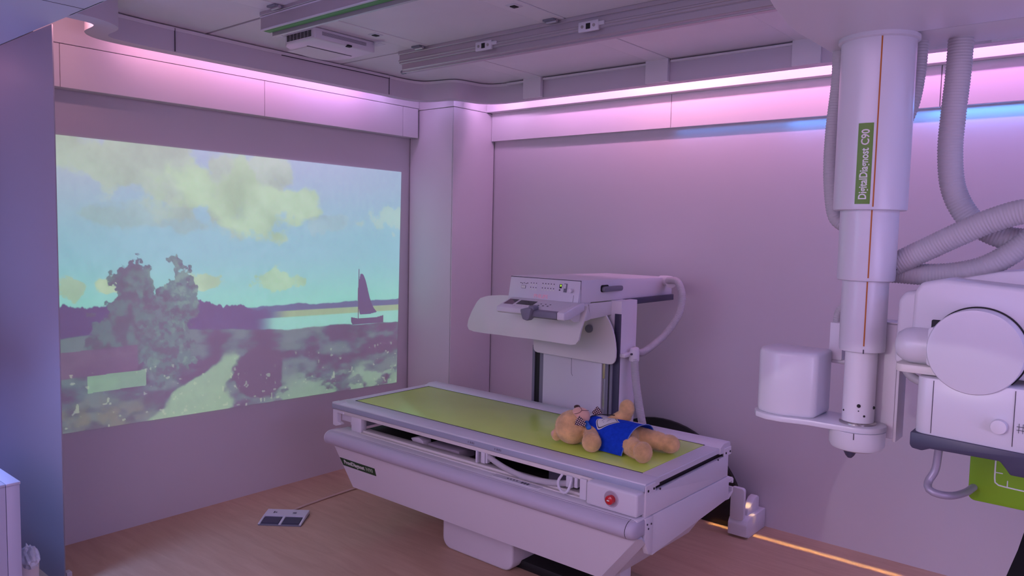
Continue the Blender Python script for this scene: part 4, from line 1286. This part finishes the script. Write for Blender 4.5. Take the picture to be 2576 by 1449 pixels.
# collimator
cb = bm_prism(rrect(-0.480, -0.175, 2.34, 2.60, 0.03, 5), 'z', 1.150, 1.318, 0.004, 2)
col_ = finish('collimator', cb, whiteg, cu)
for xx in (-0.437, -0.247):
    box('seam', xx, xx + 0.0015, 2.3385, 2.345, 1.165, 1.312, gapm, col_, bev=0)
bf = bm_prism([(-0.486, 1.162), (-0.486, 1.125), (-0.480, 1.116), (-0.455, 1.113), (-0.435, 1.122), (-0.27, 1.122), (-0.255, 1.104), (-0.245, 1.090), (-0.165, 1.090), (-0.165, 1.150)], 'y', 2.332, 2.61, 0.004, 2)
finish('collimator_frame', bf, dgrey, cu, label='dark violet lower collimator frame')
lathe('collimator_knob', [(0.019, 2.340), (0.020, 2.328), (0.018, 2.320), (0.012, 2.318)], (-0.277, 0, 1.214), curtl, cu, axis='y', n=28)
for dx in (0, 0.009):
    box('hash_mark', -0.2345 + dx, -0.2335 + dx, 2.3385, 2.3405, 1.203, 1.228, dprint, col_, bev=0)
for dz in (0, 0.009):
    box('hash_mark', -0.239, -0.220, 2.3385, 2.3405, 1.210 + dz, 1.2112 + dz, dprint, col_, bev=0)
# grey pipe handle below, and bent pipe between post and collimator
tube('pipe_handle', [(-0.44, 2.50, 1.12), (-0.443, 2.50, 1.07), (-0.448, 2.50, 1.02), (-0.462, 2.49, 0.985), (-0.455, 2.47, 0.968), (-0.43, 2.47, 0.960), (-0.40, 2.50, 0.955), (-0.378, 2.58, 0.950), (-0.37, 2.68, 0.945)], 0.011, pipe, cu, n=12)
tube('bent_pipe', [(-0.560, 2.56, 1.36), (-0.562, 2.56, 1.33), (-0.552, 2.55, 1.30), (-0.53, 2.54, 1.28), (-0.49, 2.53, 1.268), (-0.45, 2.52, 1.262)], 0.0135, hosem, cu, n=12)
# flexible ribbed hoses
tube('ribbed_hose', [(-0.815, 2.60, 2.31), (-0.822, 2.62, 2.20), (-0.832, 2.62, 2.05), (-0.832, 2.62, 1.92), (-0.822, 2.62, 1.82), (-0.808, 2.62, 1.765), (-0.78, 2.62, 1.74), (-0.745, 2.60, 1.735)], 0.0215, hosem, cu, n=16, ribs=0.028, pitch=0.0088)
tube('ribbed_hose', [(-0.588, 2.64, 2.31), (-0.590, 2.64, 2.22), (-0.600, 2.63, 2.12), (-0.625, 2.62, 2.04), (-0.66, 2.61, 1.98)], 0.0225, hosem, cu, n=16, ribs=0.028, pitch=0.0088)
tube('ribbed_hose', [(-0.482, 2.66, 2.31), (-0.484, 2.66, 2.20), (-0.490, 2.66, 2.08), (-0.492, 2.66, 1.97), (-0.478, 2.66, 1.86), (-0.44, 2.66, 1.78), (-0.39, 2.66, 1.735), (-0.31, 2.66, 1.705), (-0.22, 2.68, 1.715), (-0.14, 2.72, 1.78)], 0.0345, hosem, cu, n=20, ribs=0.028, pitch=0.0088)
tube('ribbed_hose', [(-0.64, 2.56, 1.60), (-0.60, 2.57, 1.625), (-0.53, 2.57, 1.665), (-0.44, 2.56, 1.715), (-0.35, 2.55, 1.76), (-0.26, 2.54, 1.785), (-0.16, 2.54, 1.77), (-0.09, 2.54, 1.71), (-0.06, 2.54, 1.62)], 0.0345, hosem, cu, n=20, ribs=0.028, pitch=0.0088)
tube('ribbed_hose', [(-0.64, 2.58, 1.595), (-0.60, 2.60, 1.594), (-0.53, 2.61, 1.592), (-0.45, 2.62, 1.600), (-0.37, 2.62, 1.625), (-0.30, 2.62, 1.675), (-0.23, 2.63, 1.75), (-0.17, 2.65, 1.84)], 0.0325, hosem, cu, n=20, ribs=0.028, pitch=0.0088)
tube('cable_tie', [(-0.625, 2.535, 1.598), (-0.605, 2.533, 1.600), (-0.592, 2.533, 1.606)], 0.0022, black, cu, n=6)

# green detector cover behind the head
gd = empty('detector_panel', (-0.3, 2.68, 0.93), 'lime green detector cover with white frame lines, below the collimator at right', 'panel')
prism('cover', rrect(-0.385, 0.06, 0.905, 1.30, 0.02, 5), 'y', 2.665, 2.70, greenb, gd, bev=0.004)
ln = bmesh.new()
bm_tube([(-0.318, 2.664, 1.25), (-0.318, 2.664, 1.10), (-0.318, 2.664, 0.99), (-0.312, 2.664, 0.972), (-0.29, 2.664, 0.966), (-0.15, 2.664, 0.962), (-0.02, 2.664, 0.96)], 0.0022, 6, bm=ln)
bm_tube([(-0.318, 2.664, 1.005), (-0.298, 2.664, 1.005)], 0.0016, 6, bm=ln)
bm_tube([(-0.285, 2.664, 0.968), (-0.285, 2.664, 0.986)], 0.0016, 6, bm=ln)
bm_tube([(-0.235, 2.664, 1.07), (-0.228, 2.664, 1.045), (-0.21, 2.664, 1.03), (-0.19, 2.664, 1.027)], 0.0016, 6, bm=ln)
finish('frame_line', ln, wline, gd)
prism('mount', [(0.0, 0.0), (0.12, 0.0), (0.12, 1.30), (0.0, 1.30)], 'y', 2.70, 2.78, white, gd, bev=0.005)

# ================================================================== LEFT FOREGROUND CABINET, BAG, DARK CLOTH
cabm = pm('cabinet_blue_tint', (0.45, 0.47, 0.62), 0.45)  # white cabinet; the blue light on it is mixed into this colour
cbn = empty('low_cabinet', (-3.3, 0.6, 0), 'low white cabinet at the left edge, lit blue on top', 'cabinet')
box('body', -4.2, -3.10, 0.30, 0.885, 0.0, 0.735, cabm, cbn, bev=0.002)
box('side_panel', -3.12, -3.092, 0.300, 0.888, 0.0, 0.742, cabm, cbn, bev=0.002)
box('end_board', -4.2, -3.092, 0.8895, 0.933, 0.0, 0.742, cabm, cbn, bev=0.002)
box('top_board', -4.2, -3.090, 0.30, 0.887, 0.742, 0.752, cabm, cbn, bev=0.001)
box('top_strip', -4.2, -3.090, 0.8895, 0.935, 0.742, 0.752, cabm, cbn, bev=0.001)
bgm = bmesh.new()
bmesh.ops.create_icosphere(bgm, subdivisions=3, radius=1)
for v in bgm.verts:
    k = 1 + 0.22 * math.sin(v.co.x * 7 + v.co.z * 5) * math.cos(v.co.y * 6) + random.uniform(-0.09, 0.09)
    v.co = Vector((-3.185 + 0.052 * v.co.x * k, 0.985 + 0.030 * v.co.y * k, 0.425 + 0.042 * v.co.z * k))
wb = empty('waste_bag', (-3.2, 0.98, 0.0), 'crumpled clear plastic bag behind the low cabinet', 'bag')
finish('bag', bgm, bagm, wb, smooth=False)
lathe('bin', [(0.030, 0.0), (0.035, 0.01), (0.042, 0.405), (0.044, 0.41)], (-3.215, 0.985, 0), whiteg, wb, n=24)
box('door_stop', -3.885, -3.845, 1.345, 1.37, 0.0, 0.03, whiteg, None, bev=0.004, label='small white floor stop at the foot of the return wall', cat='door stop')

clm = bmesh.new()
NXc, NZc = 16, 20
gc = []
for i in range(NXc + 1):
    row = []
    for j in range(NZc + 1):
        s_, t_ = i / NXc, j / NZc
        z = 0.55 + 0.86 * t_
        xl = -0.122 + (z - 1.245) * 0.19 + 0.003 * math.sin(z * 30)
        x = xl + 0.30 * s_
        y = 1.20 + 0.02 * math.sin(s_ * 12 + t_ * 2) + 0.03 * s_
        row.append(clm.verts.new((x, y, z)))
    gc.append(row)
for i in range(NXc):
    for j in range(NZc):
        clm.faces.new((gc[i][j], gc[i + 1][j], gc[i + 1][j + 1], gc[i][j + 1]))
r = bmesh.ops.solidify(clm, geom=clm.faces[:], thickness=0.03)
drap = empty('draped_coat', (0, 1.2, 0), 'black cloth hanging at the lower right edge of the picture', 'coat')
finish('cloth', clm, cloth, drap)
lathe('stand_pole', [(0.012, 0.0), (0.012, 1.45)], (0.05, 1.26, 0), black, drap, n=16)
lathe('stand_foot', [(0.12, 0.0), (0.12, 0.01), (0.03, 0.02)], (0.05, 1.26, 0), black, drap, n=24)

# ================================================================== TEDDY BEAR
ZT = 0.7034
bear = empty('teddy_bear', (-1.9, 2.95, ZT), 'tan plush teddy bear in a blue apron lying on the green table top', 'toy')


def ellip(bm, c, r, rot=None, sub=3):
    b = bmesh.new()
    bmesh.ops.create_icosphere(b, subdivisions=sub, radius=1)
    M = rot if rot else Matrix.Identity(3)
    for v in b.verts:
        v.co = M @ Vector((v.co.x * r[0], v.co.y * r[1], v.co.z * r[2])) + Vector(c)
    return merge(bm, b)


def limb(bm, a, b_, ra, rb, n=7):
    a, b_ = Vector(a), Vector(b_)
    for i in range(n + 1):
        t = i / n
        ellip(bm, a.lerp(b_, t), [ra + (rb - ra) * t] * 3, sub=2)
    return bm


body = bmesh.new()
H = Vector((-2.035, 2.895, 0.782))
ellip(body, H, (0.080, 0.082, 0.078), sub=4)
ellip(body, H + Vector((0.012, -0.012, 0.012)), (0.070, 0.074, 0.070), sub=3)
# ears
ellip(body, (-2.098, 2.858, 0.742), (0.024, 0.026, 0.030))
ellip(body, (-2.135, 2.975, 0.745), (0.024, 0.026, 0.030))
# torso
ellip(body, (-1.90, 2.965, 0.768), (0.10, 0.075, 0.064), sub=4)
ellip(body, (-1.83, 2.975, 0.768), (0.10, 0.082, 0.063), sub=4)
ellip(body, (-1.97, 2.945, 0.770), (0.05, 0.055, 0.055), sub=3)
# near arm (bends down to the table) and far raised arm
limb(body, (-1.935, 2.90, 0.775), (-1.895, 2.85, 0.755), 0.034, 0.040)
ellip(body, (-1.888, 2.840, 0.7495), (0.044, 0.044, 0.045), sub=3)
limb(body, (-1.925, 3.03, 0.785), (-1.865, 3.085, 0.835), 0.034, 0.034)
ellip(body, (-1.857, 3.085, 0.868), (0.036, 0.036, 0.044), sub=3)
# legs
limb(body, (-1.775, 2.945, 0.752), (-1.68, 2.885, 0.748), 0.048, 0.042)
ellip(body, (-1.633, 2.858, 0.752), (0.040, 0.046, 0.047), sub=3)
limb(body, (-1.775, 3.035, 0.762), (-1.67, 3.065, 0.752), 0.050, 0.043)
ellip(body, (-1.622, 3.075, 0.747), (0.050, 0.042, 0.042), sub=3)
for v in body.verts:
    v.co.z = max(v.co.z, ZT + 0.0005)
me = bpy.data.meshes.new('bear_raw')
body.to_mesh(me)
body.free()
ob = bpy.data.objects.new('bear_raw', me)
COL.objects.link(ob)
rm = ob.modifiers.new('r', 'REMESH')
rm.mode = 'VOXEL'
rm.voxel_size = 0.0045
sm_ = ob.modifiers.new('s', 'SMOOTH')
sm_.iterations = 6
sm_.factor = 0.6
dg = bpy.context.evaluated_depsgraph_get()
me2 = bpy.data.meshes.new_from_object(ob.evaluated_get(dg))
bpy.data.objects.remove(ob)
b = bmesh.new()
b.from_mesh(me2)
surf = [(f.calc_center_median(), f.normal.copy(), f.calc_area()) for f in b.faces]
bo = finish('body', b, furm, bear, ang=180)
# short plush pile as tapered tufts
ar = np.array([s[2] for s in surf])
pick = rng.choice(len(surf), 80000, p=ar / ar.sum())
pts, fcs = [], []
b0 = wloc(bear)
for q, i in enumerate(pick):
    c, nrm_, _ = surf[i]
    if c.z < ZT + 0.002:
        continue
    nrm_ = nrm_.normalized()
    t = Vector(rng.normal(size=3))
    t = (t - nrm_ * t.dot(nrm_)).normalized()
    p0 = c + t * rng.uniform(-0.003, 0.003) - nrm_ * 0.001
    L = rng.uniform(0.0025, 0.0046)
    tip = p0 + nrm_ * L * 0.8 + Vector(rng.normal(size=3)) * L * 0.42
    wdt = 0.0005
    k = len(pts)
    pts += [tuple(p0 - t * wdt - b0), tuple(p0 + t * wdt - b0), tuple(tip - b0)]
    fcs.append((k, k + 1, k + 2))
mf = bpy.data.meshes.new('fur')
mf.from_pydata(pts, [], fcs)
mf.materials.append(furh)
fo = bpy.data.objects.new('fur', mf)
COL.objects.link(fo)
fo.parent = bear
fo['kind'] = 'stuff'
# inner ear, muzzle, nose, mouth, eyes
e1 = ellip(None, (-2.106, 2.842, 0.747), (0.012, 0.010, 0.016))
finish('inner_ear', e1, velvet, bear, ang=180)
mz = ellip(None, (-1.992, 2.898, 0.842), (0.046, 0.043, 0.040), sub=4)
ellip(mz, (-1.998, 2.895, 0.856), (0.034, 0.032, 0.028), sub=4)
muz = finish('muzzle', mz, velvet, bear, ang=180)
finish('nose', ellip(None, (-2.016, 2.903, 0.880), (0.016, 0.015, 0.010)), brown, bear, ang=180)
mo = bmesh.new()
bm_tube([(-1.996, 2.890, 0.8855), (-1.982, 2.884, 0.8835), (-1.972, 2.878, 0.876)], 0.0010, 6, step=0.003, bm=mo)
bm_tube([(-1.972, 2.878, 0.876), (-1.975, 2.866, 0.868), (-1.985, 2.860, 0.862), (-2.000, 2.859, 0.858)], 0.0010, 6, step=0.003, bm=mo)
bm_tube([(-1.972, 2.878, 0.876), (-1.962, 2.888, 0.875), (-1.956, 2.900, 0.874), (-1.958, 2.914, 0.872)], 0.0010, 6, step=0.003, bm=mo)
finish('mouth', mo, brown, bear)
for p_ in ((-2.035, 2.862, 0.850), (-2.050, 2.925, 0.853)):
    finish('eye', ellip(None, p_, (0.006, 0.006, 0.006), sub=2), black, bear, ang=180)

# apron
apb = bmesh.new()
NS, NT = 44, 40
GF, GB = [], []
for i in range(NS + 1):
    s_ = i / NS
    cyy = 2.950 + 0.035 * s_
    cxx = -1.962 + 0.232 * s_
    ry = 0.082 + 0.034 * s_ ** 1.3
    hz_ = 0.135 - 0.002 * s_
    open_ = math.radians(50) * (1 - min(1, s_ / 0.30)) ** 0.8
    a0, a1 = open_ + 0.02, PI - open_ - 0.02
    if s_ > 0.3:
        a0, a1 = 0.02, PI - 0.02
    fr_, bk_ = [], []
    for j in range(NT + 1):
        a = a0 + (a1 - a0) * j / NT
        nx = 0.020 * s_ * math.sin(a) * (1 - 0.0) + 0.03 * (a / PI - 0.5) * 1.2 * s_
        ff = 0.0025 * math.sin(s_ * 9 + a * 5)
        y = cyy - (ry + ff) * math.cos(a)
        z = ZT + 0.001 + (hz_ + ff) * math.sin(a) ** 0.85
        fr_.append(apb.verts.new((cxx + nx, y, z)))
        bk_.append(apb.verts.new((cxx + nx, cyy - (ry - 0.0025 + ff) * math.cos(a), ZT + 0.0008 + (hz_ - 0.0025 + ff) * math.sin(a) ** 0.85)))
    GF.append(fr_)
    GB.append(bk_)
for i in range(NS):
    for j in range(NT):
        apb.faces.new((GF[i][j], GF[i][j + 1], GF[i + 1][j + 1], GF[i + 1][j]))
        apb.faces.new((GB[i][j], GB[i + 1][j], GB[i + 1][j + 1], GB[i][j + 1]))
    for j in (0, NT):
        apb.faces.new((GF[i][j], GF[i + 1][j], GB[i + 1][j], GB[i][j]))
for i in (0, NS):
    for j in range(NT):
        apb.faces.new((GF[i][j], GF[i][j + 1], GB[i][j + 1], GB[i][j]))
hem_pts = [v.co.copy() for v in GF[NS]]
def ap_at(s_, a):
    i = s_ * NS
    j = a * NT
    i0, j0 = min(NS - 1, int(i)), min(NT - 1, int(j))
    fi, fj = i - i0, j - j0
    return (GC[i0][j0] * (1 - fi) * (1 - fj) + GC[i0 + 1][j0] * fi * (1 - fj) + GC[i0][j0 + 1] * (1 - fi) * fj + GC[i0 + 1][j0 + 1] * fi * fj)
GC = [[v.co.copy() for v in row] for row in GF]
apron = finish('apron', apb, bluef, bear, ang=60, label='bright blue felt apron')
finish('hem', bm_tube(hem_pts[::3] + [hem_pts[-1]], 0.0022, 6, step=0.006), bluee, apron)
# heart badge following the apron
def heart(t, sc):
    x = 16 * math.sin(t) ** 3
    y = 13 * math.cos(t) - 5 * math.cos(2 * t) - 2 * math.cos(3 * t) - math.cos(4 * t)
    return x / 17 * sc, y / 17 * sc
def badge(name, sc, h, m, parent):
    b = bmesh.new()
    ring = []
    cen = (0.36, 0.43)
    NN = 48
    rings = []
    for f in (1.0, 0.66, 0.33):
        rr_ = []
        for k in range(NN):
            hx, hy = heart(2 * PI * k / NN, sc * f)
            # heart's right/left along the girth, its point towards the hem
            s_ = cen[0] - hy * 1.05
            a_ = cen[1] + hx * 0.92
            p = ap_at(min(0.99, max(0.01, s_)), min(0.99, max(0.01, a_)))
            p2 = ap_at(min(0.99, s_ + 0.01), a_)
            p3 = ap_at(s_, min(0.99, a_ + 0.01))
            nn = (p2 - p).cross(p3 - p).normalized()
            if nn.z < 0:
                nn = -nn
            rr_.append(b.verts.new(p + nn * h))
        rings.append(rr_)
    pc0 = ap_at(*cen)
    vc = b.verts.new(pc0 + Vector((0, 0, h)))
    for A, B in zip(rings, rings[1:]):
        for k in range(NN):
            b.faces.new((A[k], A[(k + 1) % NN], B[(k + 1) % NN], B[k]))
    for k in range(NN):
        b.faces.new((rings[-1][k], rings[-1][(k + 1) % NN], vc))
    return finish(name, b, m, parent, ang=80)
badge('badge_backing', 0.245, 0.0012, wline, apron)
badge('badge_outline', 0.222, 0.0018, dprint, apron)
hbg = badge('heart_badge', 0.203, 0.0024, wline, apron)
hbg['label'] = 'white heart badge with dark outline'
for k, (s0, a0_, L) in enumerate(((0.30, 0.36, 0.09), (0.34, 0.34, 0.16), (0.39, 0.38, 0.10))):
    pA, pB = ap_at(s0, a0_), ap_at(s0, a0_ + L)
    finish('badge_print', bm_tube([pA + Vector((0, -0.0008, 0.0026)), pA.lerp(pB, 0.5) + Vector((0, -0.0012, 0.0032)), pB + Vector((0, -0.0008, 0.0026))], 0.0011, 5, step=0.006), grey, apron)
# ribbon round the neck: two checked bow wings, blue knot, dark cord
for (c_, ang_, sc_) in (((-1.935, 2.845, 0.823), 152, 1.15), ((-1.960, 2.955, 0.850), 32, 1.0)):
    ca_, sa_ = math.cos(math.radians(ang_)), math.sin(math.radians(ang_))
    wing = [(-0.002, -0.007), (0.012, -0.014), (0.036, -0.022), (0.040, 0.0), (0.034, 0.020), (0.012, 0.012), (-0.002, 0.007)]
    b = bm_prism([(x * sc_, z * sc_) for x, z in wing], 'y', -0.0014, 0.0014, 0, 1)
    o = finish('ribbon_bow', b, plaid, bear, smooth=False, label='checked ribbon bow')
    o.rotation_euler = (Matrix.Rotation(0.66, 3, 'Z') @ Matrix.Rotation(-math.radians(ang_), 3, 'Y')).to_euler()
    o.location = Vector(c_) + Matrix.Rotation(0.66, 3, 'Z') @ Vector((0.018 * ca_, 0, 0.018 * sa_)) - wloc(bear)
kn = bmesh.new()
limb(kn, (-1.962, 2.893, 0.824), (-1.925, 2.868, 0.806), 0.0115, 0.0125)
finish('ribbon_knot', kn, bluek, bear, ang=180, label='light blue knot')
tube('neck_cord', [(-1.955, 2.90, 0.835), (-1.950, 2.93, 0.843), (-1.935, 2.975, 0.845), (-1.915, 3.01, 0.842), (-1.895, 3.04, 0.838)], 0.0022, black, bear, n=8)
